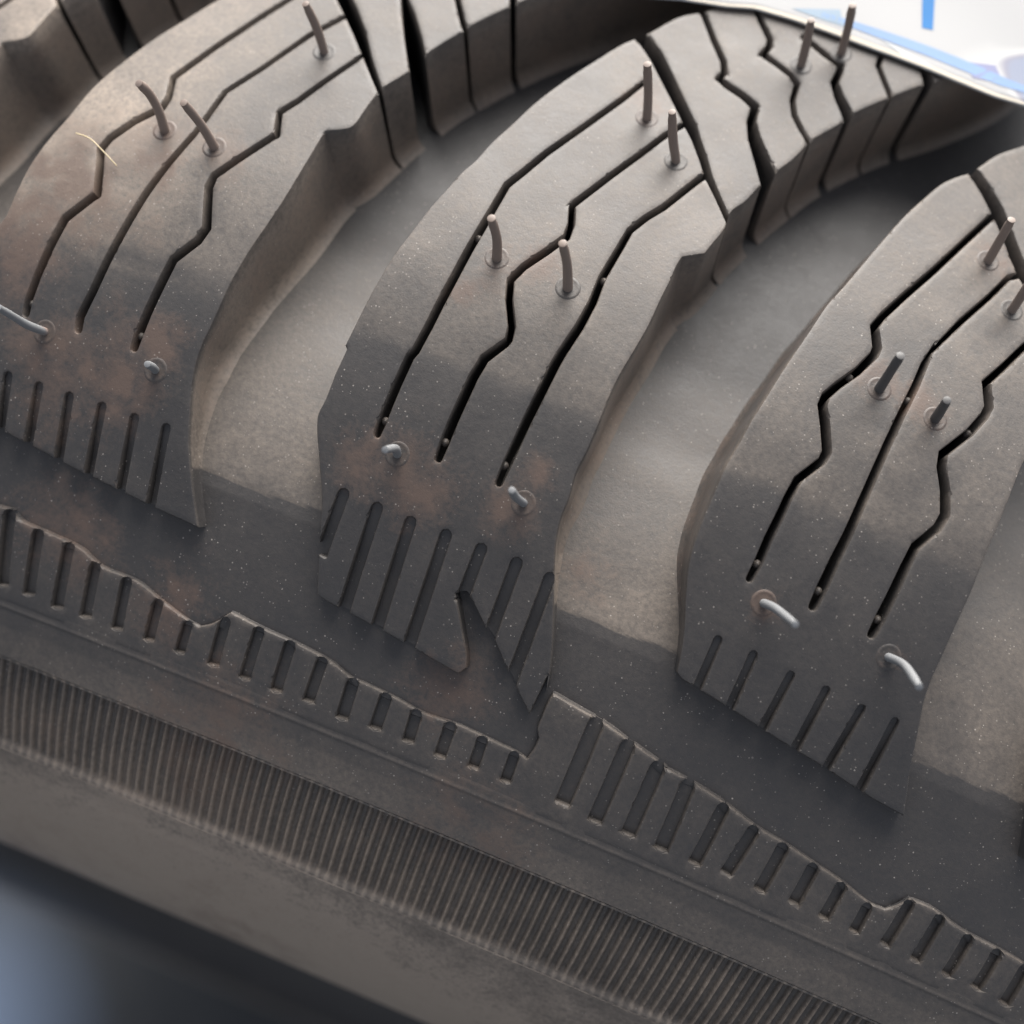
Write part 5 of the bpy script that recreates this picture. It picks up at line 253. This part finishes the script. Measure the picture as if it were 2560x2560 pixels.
make('casing', VV, F, RUB, tyre, dict(dust_tone=db, stain=sb), sharp=50)

# ribbed band on the sidewall
PITCH = .9285; NR = 12
n_r = 180; xr = np.arange(-84 * NR, (n_r - 84) * NR + 1) / NR * PITCH
ph = (np.arange(-84 * NR, (n_r - 84) * NR + 1) % NR) / NR
crest = np.clip(1 - np.abs(ph - .5) / .36, 0, 1); crest = crest * crest * (3 - 2 * crest)
sr = np.concatenate([[RIB_A - .2, RIB_A - .02, RIB_A + .10, RIB_A + .3], np.arange(RIB_A + .8, RIB_B - .5, .7), [RIB_B - .4, RIB_B - .1, RIB_B + .15, RIB_B + .45]])
Xr, Sr = np.meshgrid(xr, sr); amp = np.clip((Sr - RIB_A) / .1, 0, 1) * 1.0
lip = np.clip((RIB_A + .1 - Sr) / .12, 0, 1); end = np.clip((Sr - (RIB_B - .4)) / .5, 0, 1)
hr = -.96 + .47 * crest[None, :] * (1 + .12 * (vnoise(Xr, Sr, 1.3, 8) - .5)) ; hr = hr * (1 - lip) + -.31 * lip; hr = hr * (1 - end) + -.37 * end
Vr = P(Xr, Sr, hr).reshape(-1, 3); nr = len(xr)
Fr = [(j * nr + i, (j + 1) * nr + i, (j + 1) * nr + i + 1, j * nr + i + 1) for j in range(len(sr) - 1) for i in range(nr - 1)]
dr_ = dust_shade_base(Xr, Sr) * (.6 + .7 * crest[None, :]) + .18 * crest[None, :]  # crests paler, gaps darker: rib lighting painted into the dust level
make('ribbed_band', Vr, Fr, RUB, tyre, dict(dust_tone=dr_.ravel(), stain=(.55 * stain_at(Xr, Sr) + .15 * np.clip((30 - Xr) / 50, .2, 1)).ravel()), sharp=60)

# ------------------------------------------------------------------ raised slabs (tread blocks, toothed ring) cut from traced outlines
def slab(name, outline, voids, recs, parent, floor, top=0.0, rec_h=None, r=.17, step=.45, gridstep=.9, draft=.08, dust_top=None, dx=0, fil=1.4, wall_dust=.72, label=None):
    outline = resample(outline, step); voids = [resample(v, step) for v in voids]; recs = [resample(v, step) for v in recs]
    loops = [outline] + voids + recs
    pts = []; edges = []
    for lp in loops:
        st = len(pts); pts += list(lp); n = len(lp); edges += [(st + i, st + (i + 1) % n) for i in range(n)]
    nb_ = len(pts)
    A = np.concatenate(loops); B = np.concatenate([np.roll(l, -1, 0) for l in loops])
    extra = []
    for lp in loops:
        a = np.roll(lp, 1, 0); b = np.roll(lp, -1, 0); t = b - a; t /= np.maximum(np.hypot(t[:, 0], t[:, 1]), 1e-9)[:, None]; nn = np.stack([-t[:, 1], t[:, 0]], 1)
        for o in (.08, r, r + .35): extra += list(lp + nn * o) + list(lp - nn * o)
    mn, mx = outline.min(0), outline.max(0)
    gx, gy = np.meshgrid(np.arange(mn[0], mx[0], gridstep), np.arange(mn[1], mx[1], gridstep)); gg = np.stack([gx.ravel(), gy.ravel()], 1) + rng.uniform(-.08, .08, (gx.size, 2))
    extra = np.array(extra + list(gg))
    d = segdist(extra, A, B)
    ok = inside(extra, outline) & (d > .06)
    extra = extra[ok]
    q = np.round(extra / .07).astype(int); _, u = np.unique(q, axis=0, return_index=True); extra = extra[u]
    allp = [Vector(p) for p in pts] + [Vector(p) for p in extra]
    vo, eo, fo, *_r = delaunay_2d_cdt(allp, edges, [], 0, 1e-5, False)
    V2 = np.array([(v.x, v.y) for v in vo]); T = np.array([f for f in fo if len(f) == 3])
    C = V2[T].mean(1)
    cls = np.where(inside(C, outline), 1, 0)
    for rc in recs: cls[(cls == 1) & inside(C, rc)] = 2
    for v in voids: cls[inside(C, v)] = np.where(cls[inside(C, v)] > 0, 3, 0)
    # orient triangles counter-clockwise
    a, b, c = V2[T[:, 0]], V2[T[:, 1]], V2[T[:, 2]]; cr = (b[:, 0] - a[:, 0]) * (c[:, 1] - a[:, 1]) - (b[:, 1] - a[:, 1]) * (c[:, 0] - a[:, 0])
    T[cr < 0] = T[cr < 0][:, ::-1]
    ed = {}
    for t, k in zip(T, cls):
        for i in range(3): ed[(int(t[i]), int(t[(i + 1) % 3]))] = int(k)
    bnd = []            # directed edges with solid on their left
    for (i, j), k in ed.items():
        o = ed.get((j, i), 0)
        if k == 1 and o != 1: bnd.append((i, j, 1, o))
        if k == 2 and o in (0, 3): bnd.append((i, j, 2, o))
    e1 = [(i, j) for i, j, k, o in bnd if k == 1]
    A1 = V2[[e[0] for e in e1]]; B1 = V2[[e[1] for e in e1]]
    V = []; F = []; dust_tone = []; stn = []
    def add(p2, h, dd):
        st = len(V)
        pp = P(p2[:, 0] + dx, p2[:, 1], h); V.extend(map(tuple, pp)); dust_tone.extend(dd); stn.extend(stain_at(p2[:, 0] + dx, p2[:, 1])); return st
    u1 = np.unique(T[cls == 1]); d1 = segdist(V2[u1], A1, B1); d1[np.isin(u1, np.unique(e1))] = 0
    dc = np.clip(d1 / r, 0, 1); h1 = top - r + r * np.sqrt(np.clip(1 - (1 - dc) ** 2, 0, 1)) + .05 * (vnoise(V2[u1][:, 0], V2[u1][:, 1], .3, 2) - .5)
    sx = V2[u1]; dd = dust_top(sx[:, 0] + dx, sx[:, 1]) + .10 * (1 - dc)
    st = add(sx, h1, dd); m1 = dict(zip(u1.tolist(), range(st, st + len(u1)))); H1 = dict(zip(u1.tolist(), h1))
    for t in T[cls == 1]: F.append((m1[int(t[2])], m1[int(t[1])], m1[int(t[0])]))
    m2 = {}; H2 = {}
    if (cls == 2).any():
        u2 = np.unique(T[cls == 2]); h2 = rec_h(V2[u2][:, 0], V2[u2][:, 1]); st = add(V2[u2], h2, dust_top(V2[u2][:, 0] + dx, V2[u2][:, 1]) * .7); m2 = dict(zip(u2.tolist(), range(st, st + len(u2)))); H2 = dict(zip(u2.tolist(), h2))
        for t in T[cls == 2]: F.append((m2[int(t[2])], m2[int(t[1])], m2[int(t[0])]))
    # recess walls
    low = {}
    for i, j, k, o in bnd:
        if k == 1 and o == 2:
            F.append((m1[i], m1[j], m2[j], m2[i]))
    # deep walls: feet follow a smoothed outline, so notches and corners fade out towards the groove floor
    Lc = len(outline); kw = np.exp(-(np.arange(-18, 19) * step / 3.2) ** 2 / 2); kw = kw / kw.sum()
    osm = sum(w_ * np.roll(outline, -k_, 0) for w_, k_ in zip(kw, range(-18, 19)))
    for K_, mm, HH in ((1, m1, H1), (2, m2, H2)):
        be = [(i, j, o) for i, j, k, o in bnd if k == K_ and o in (0, 3)]
        if not be: continue
        vs = {}
        for i, j, o in be:
            e = V2[j] - V2[i]; L = np.hypot(*e); n = np.array([e[1], -e[0]]) / max(L, 1e-9)      # outward
            for v in (i, j):
                s_ = vs.setdefault(v, [np.zeros(2), np.zeros(2)]); s_[0 if o == 0 else 1] += n
        keys = list(vs); base = V2[keys]; nrm = np.array([vs[k][0] if np.hypot(*vs[k][0]) > .1 else [0, 0] for k in keys]); ln = np.hypot(nrm[:, 0], nrm[:, 1]); nrm[ln > 0] /= ln[ln > 0][:, None]
        ht = np.array([HH[k] for k in keys]); fl = floor(base[:, 1]); D = np.maximum(ht - fl, .05)
        near = ((base[:, None] - outline[None]) ** 2).sum(2); ni = near.argmin(1); tgt = osm[ni] - outline[ni]
        isout = (ln > 0); lee = nrm[:, 0] < -.15; tl = np.hypot(tgt[:, 0], tgt[:, 1]); tgt *= np.where(tl > 2.5, 2.5 / np.maximum(tl, 1e-6), 1)[:, None]; tgt *= (np.clip((D - 3.5) / 2.5, 0, 1) * isout * ~lee)[:, None]
        vn = np.array([vs[k][1] if np.hypot(*vs[k][0]) <= .1 else np.zeros(2) for k in keys]); vl = np.hypot(vn[:, 0], vn[:, 1]); vn[vl > 0] /= vl[vl > 0][:, None]
        fr = np.minimum(fil, D * .38); RW = [0, .25, .5, .75] ; prev = [mm[k] for k in keys]
        ring = []
        for q in range(1, 9):
            if q <= 4: f = q / 4 * (1 - fr / D); off = draft * D * f
            else:
                a = (q - 4) / 4 * math.pi / 2; f = 1 - fr / D + fr / D * math.sin(a); off = draft * D * (1 - fr / D) + fr * .9 * (1 - math.cos(a))
            off = np.where(lee, off * .5, off) * np.interp(D, [1.6, 3.6], [.35, 1]); p2 = base + nrm * off[:, None] + tgt * min(1, q / 7) + vn * .12 * q / 8; hz = ht - f * D
            if q == 8: hz = np.minimum(hz, floor(p2[:, 1])) - .12
            dw = np.where(isout, np.where(base[:, 1] < 7.4, 1, .14 if name == 'tread_block' else 1) * np.where(lee, .22, .8) * wall_dust * (.6 + .5 * np.minimum(1, D / 3)), .03)  # lee walls darker: their shade is painted in as less dust
            st = add(p2, hz, dw); stn[st:] = [s0 + .25 * i0_ for s0, i0_ in zip(stn[st:], isout * (D > 2.5))] if name == 'tread_block' else stn[st:]; ring.append(range(st, st + len(keys)))
        ix = {k: n_ for n_, k in enumerate(keys)}
        for i, j, o in be:
            a, b = ix[i], ix[j]; pa, pb = mm[i], mm[j]
            for rg in ring:
                F.append((pa, pb, rg[b], rg[a])); pa, pb = rg[a], rg[b]
    ob = make(name, V, F, RUB, parent, dict(dust_tone=dust_tone, stain=stn), sharp=38)
    return ob

def dust_block(x, s):
    # light dust film; a darker stretch below the mid-line, scuffed line on the left block
    d = .21 + .05 * np.clip((-s - 8) / 20, 0, 1) - .145 * np.clip((s + 7.3 + .4 * (vnoise(x, s, 1.0, 6) - .5) * 2) / .9, 0, 1)
    d = d + 0.42 * np.clip((-x - 37) / 12, 0, 1) * np.clip((-s - 3) / 8, 0, 1)
    d = d * (.75 + .5 * vnoise(x, s, .45, 11))
    d = d + .14 * np.exp(-((s + 5.9 + .05 * (x + 38)) / .35) ** 2) * (x < -31) * (x > -46) * vnoise(x, s, 1.6, 12) * 2
    return np.clip(d, .02, 1)
def rec_block(x, s): return -(.30 + .62 * np.clip((s - 5.0) / 4.5, 0, 1))
ARMS = DATA['arms']; GP = 62.4
PLAN = [(1, -GP - 31), (0, -31.2), (0, 0), (1, 0), (2, 0), (1, GP + 3.0), (0, GP + 34)]
BLOCKS = []
for k, dx in PLAN:
    a = ARMS[k]
    o_ = slab('tread_block', a['o'], a['v'], a['r'], tyre, hb, rec_h=rec_block, dust_top=dust_block, dx=dx); BLOCKS.append(o_)
for o_ in BLOCKS:              # the other half of the V-shaped tread
    c_ = o_.copy(); SC.collection.objects.link(c_); c_.matrix_parent_inverse = tyre.matrix_world.inverted(); c_.location = (-.012, 2 * Y_C / 1000, 0); c_.scale = (1, -1, 1)

# toothed ring on the upper sidewall
rg = DATA['ring']; top = rg['o']; x0, x1 = top[0][0], top[-1][0]
outl = top + [[x, LINE_C] for x in np.linspace(x1 + .2, x0 - .2, 40)]
slab('toothed_ring', outl, [], rg['slots'], tyre, hb, top=-.34, rec_h=lambda x, s: -.98 + 0 * s, r=.24, draft=.5, dust_top=lambda x, s: .12 + .05 * vnoise(x, s, .5, 3) + 0 * x, fil=.25, wall_dust=.16)

# ------------------------------------------------------------------ moulding nubs
def tube(pts, rad, n=14, cap=True):
    pts = [Vector(p) for p in pts]; V = []; F = []
    t0 = (pts[1] - pts[0]).normalized(); u = t0.orthogonal().normalized()
    for i, p in enumerate(pts):
        t = (pts[min(i + 1, len(pts) - 1)] - pts[max(i - 1, 0)]).normalized(); u = (u - t * u.dot(t)).normalized(); v = t.cross(u)
        for k in range(n):
            a = 2 * math.pi * k / n; V.append(p + (u * math.cos(a) + v * math.sin(a)) * rad[i])
    for i in range(len(pts) - 1):
        F += [(i * n + k, i * n + (k + 1) % n, (i + 1) * n + (k + 1) % n, (i + 1) * n + k) for k in range(n)]
    V.append(pts[-1] + (pts[-1] - pts[-2]).normalized() * rad[-1] * .3); c = len(V) - 1; b = (len(pts) - 1) * n
    F += [(b + k, b + (k + 1) % n, c) for k in range(n)]
    return V, F
def cat(P_, t):          # Catmull-Rom through P_
    n = len(P_) - 1; i = min(int(t * n), n - 1); f = t * n - i
    p1, p2 = P_[i], P_[i + 1]; p0 = P_[i - 1] if i > 0 else p1 * 2 - p2; p3 = P_[i + 2] if i + 2 <= n else p2 * 2 - p1
    return .5 * ((2 * p1) + (p2 - p0) * f + (2 * p0 - 5 * p1 + 4 * p2 - p3) * f * f + (3 * p1 - p0 - 3 * p2 + p3) * f ** 3)
nub_mats = {}
def nub_mat(k):
    if k not in nub_mats:
        m, N, L, b = mat('nub_rubber_' + k)
        tc = N.new('ShaderNodeTexCoord'); n = N.new('ShaderNodeTexNoise'); n.inputs['Scale'].default_value = 900; n.inputs['Detail'].default_value = 4; L.new(tc.outputs['Object'], n.inputs['Vector'])
        at = N.new('ShaderNodeAttribute'); at.attribute_name = 'dust_tone'
        mx = N.new('ShaderNodeMath'); mx.operation = 'MULTIPLY_ADD'; L.new(n.outputs['Fac'], mx.inputs[0]); mx.inputs[1].default_value = .5; 
        sb_ = N.new('ShaderNodeMath'); sb_.operation = 'SUBTRACT'; L.new(at.outputs['Fac'], sb_.inputs[0]); sb_.inputs[1].default_value = .25; L.new(sb_.outputs[0], mx.inputs[2])
        cr = N.new('ShaderNodeValToRGB'); e = cr.color_ramp.elements
        if k == 'brown': cols = [(.115, .072, .052), (.20, .155, .13)]
        elif k == 'dark': cols = [(.075, .055, .05), (.07, .068, .068)]
        else: cols = [(.26, .13, .075), (.19, .195, .20)]
        e[0].position = .1; e[0].color = (*cols[0], 1); e[1].position = .42; e[1].color = (*cols[1], 1)
        L.new(mx.outputs[0], cr.inputs[0]); L.new(cr.outputs[0], b.inputs['Base Color']); b.inputs['Roughness'].default_value = .5
        bp = N.new('ShaderNodeBump'); bp.inputs['Strength'].default_value = .5; bp.inputs['Distance'].default_value = .00005; L.new(n.outputs['Fac'], bp.inputs['Height']); L.new(bp.outputs[0], b.inputs['Normal'])
        nub_mats[k] = m
    return nub_mats[k]
KIND = ['brown', 'brown', 'brown', 'pale', 'pale', 'brown', 'brown', 'brown', 'brown', 'pale', 'pale', 'brown', 'brown', 'brown', 'dark', 'dark', 'brown', 'pale', 'pale']
for kd, nb_ in zip(KIND, DATA['nubs']):
    C3 = [Vector(P(*q)) for q in nb_]
    n0 = (Vector(P(nb_[0][0], nb_[0][1], 1)) - C3[0]).normalized()
    C3 = [C3[0] - n0 * .0007] + C3 if len(C3) > 2 else [C3[0] - n0 * .0007, C3[0], (C3[0] + C3[1]) / 2 + n0 * .00006, C3[1]]
    M = 22; pts = [cat(C3, i / M) for i in range(M + 1)]
    rad = []
    for i in range(M + 1):
        t = i / M; r_ = (.00034 if kd == 'pale' else .00040) - .00004 * t + .00009 * math.exp(-t * 14) + .000014 * math.sin(t * 9 + nb_[0][0])
        if t > .95: r_ *= .86
        rad.append(r_)
    V, F = tube(pts, rad, 16); dv = [min(1, max(0, (i // 16) / M * 1.6 - .1)) for i in range(len(V))]; dv[-1] = 1
    o = make('rubber_nub', V, F, nub_mat(kd), tyre, dict(dust_tone=dv), sharp=55)
    if kd == 'pale': o['label'] = 'pale grey rubber nub with a rusty brown foot'
    # moulded ring round the foot
    rows_ = []; V = []; F = []
    for rr, hz in ((.3, .035), (.5, .03), (.66, .025), (.78, .05), (.90, .055), (1.05, -.03)):
        for k in range(36):
            a = 2 * math.pi * k / 36; V.append(tuple(P(nb_[0][0] + rr * math.cos(a), nb_[0][1] + rr * math.sin(a), hz + .0)))
    for j in range(5): F += [(j * 36 + k, (j + 1) * 36 + k, (j + 1) * 36 + (k + 1) % 36, j * 36 + (k + 1) % 36) for k in range(36)]
    xx = np.array([nb_[0][0]] * len(V)); sx_ = np.array([nb_[0][1]] * len(V))
    make('nub_collar', V, F, RUB, o, dict(dust_tone=[.13] * len(V), stain=list(.8 * stain_at(xx, sx_))))

for x, s in DATA['bridges']:       # little rubber bridges inside the sipes
    V = []; F = []
    for j in range(7):
        a = math.pi * j / 6
        for k in range(12): t = 2 * math.pi * k / 12; V.append(tuple(P(x + .34 * math.sin(a) * math.cos(t), s + .34 * math.sin(a) * math.sin(t), -1.0 + .34 * math.cos(a))))
    for j in range(6): F += [(j * 12 + k, (j + 1) * 12 + k, (j + 1) * 12 + (k + 1) % 12, j * 12 + (k + 1) % 12) for k in range(12)]
    make('sipe_bridge', V, F, RUB, tyre, dict(dust_tone=[.3] * len(V), stain=[0] * len(V)))
# ------------------------------------------------------------------ loose fibre
fb = DATA['fibre'][0]; C3 = [Vector(P(x, s, .5 + .35 * math.sin(i * 1.2))) for i, (x, s) in enumerate(fb)]
V, F = tube([cat(C3, i / 24) for i in range(25)], [.000055] * 25, 6)
fo_ = make('plant_fibre', V, F, simple('straw', (.62, .5, .3), .5)); fo_['label'] = 'thin blond fibre lying on the dusty left tread block'; fo_['category'] = 'fibre'

# ------------------------------------------------------------------ glossy film lying over the tread
fm, N, L, b = mat('glossy_film')
tc = N.new('ShaderNodeTexCoord'); vo = N.new('ShaderNodeTexVoronoi'); vo.feature = 'SMOOTH_F1'; vo.inputs['Smoothness'].default_value = .35; vo.inputs['Scale'].default_value = 110; L.new(tc.outputs['Object'], vo.inputs['Vector'])
cr = N.new('ShaderNodeValToRGB'); e = cr.color_ramp.elements; e[0].color = (.38, .38, .38, 1); e[1].color = (.24, .32, .44, 1); e[0].position = .35
el = e.new(.62); el.color = (.48, .48, .47, 1); el = e.new(.8); el.color = (.25, .25, .30, 1)
sp_ = N.new('ShaderNodeSeparateColor'); L.new(vo.outputs['Color'], sp_.inputs[0]); L.new(sp_.outputs[0], cr.inputs[0]); L.new(cr.outputs[0], b.inputs['Base Color'])
b.inputs['Roughness'].default_value = .75; b.inputs['Specular IOR Level'].default_value = .3
lb = np.array(DATA['label'])
def edge(u):
    t = u * (len(lb) - 1); i = min(int(t), len(lb) - 2); f = t - i; return lb[i] * (1 - f) + lb[i + 1] * f
def film_pt(u, v, off=0):
    e0 = edge(u); d = v * 46; wob = .35 * math.sin(u * 17 + v * 6) * min(1, v * 4) + .5 * math.sin(v * 15 + u * 5) * min(1, v * 3)
    return P(e0[0] + d * .12, max(e0[1] - d, S_C + .01), .38 + .3 * wob + 1.2 * v + off)
film = grid_obj('plastic_film', 90, 60, lambda u, v: tuple(film_pt(u, v)), fm)
film['label'] = 'glossy white plastic film with pale blue marks lying across the tread at top right'; film['category'] = 'plastic film'
md = film.modifiers.new('thickness', 'SOLIDIFY'); md.thickness = .00012; md.offset = -1
def mark(name, pts, col, sub=6):
    pts = [np.array(p) for p in pts]
    # height of the film near a point: search u, v
    def fh(x, s):
        u = np.clip(np.interp(x, lb[:, 0], np.linspace(0, 1, len(lb))), 0, 1); e0 = edge(u); d = max(0, e0[1] - s); v = d / 46
        u2 = np.clip(np.interp(x - d * .12, lb[:, 0], np.linspace(0, 1, len(lb))), 0, 1)
        return film_pt(u2, v, .03)
    V = []; F = []; n = sub
    if len(pts) == 4:
        for j in range(n + 1):
            for i in range(n + 1):
                a = pts[0] * (1 - i / n) + pts[1] * i / n; c = pts[3] * (1 - i / n) + pts[2] * i / n; p = a * (1 - j / n) + c * j / n; V.append(tuple(fh(*p)))
        F = [(j * (n + 1) + i, j * (n + 1) + i + 1, (j + 1) * (n + 1) + i + 1, (j + 1) * (n + 1) + i) for j in range(n) for i in range(n)]
    else:
        c = sum(pts) / len(pts); V.append(tuple(fh(*c)));
        for p in pts: V.append(tuple(fh(*p)))
        F = [(0, i + 1, (i + 1) % len(pts) + 1) for i in range(len(pts))]
    return make(name, V, F, simple(name + '_tint', col, .75, .3), film)
mark('blue_bar', DATA['bluemark'], (.03, .17, .42)); mark('lilac_patch', DATA['lilac'], (.24, .25, .38)); mark('pale_facet', DATA['facets'][1], (.26, .33, .40)); mark('pale_facet', DATA['facets'][3], (.50, .52, .53))  # blue bar, lilac patch and pale facets laid onto the film
def strip(name, u0, u1, v0, v1, col):
    return grid_obj(name, 40, 4, lambda u, v: tuple(film_pt(u0 + (u1 - u0) * u, v0 + (v1 - v0) * v * (.4 + .6 * math.sin(math.pi * u)), .03)), simple(name + '_tint', col, .75, .3), parent=film)
strip('blue_gloss_streak', .42, .98, .03, .055, (.22, .32, .50)); strip('cream_rim', .1, .99, .002, .012, (.55, .50, .42))  # the blue streak paints a gloss variation onto the film
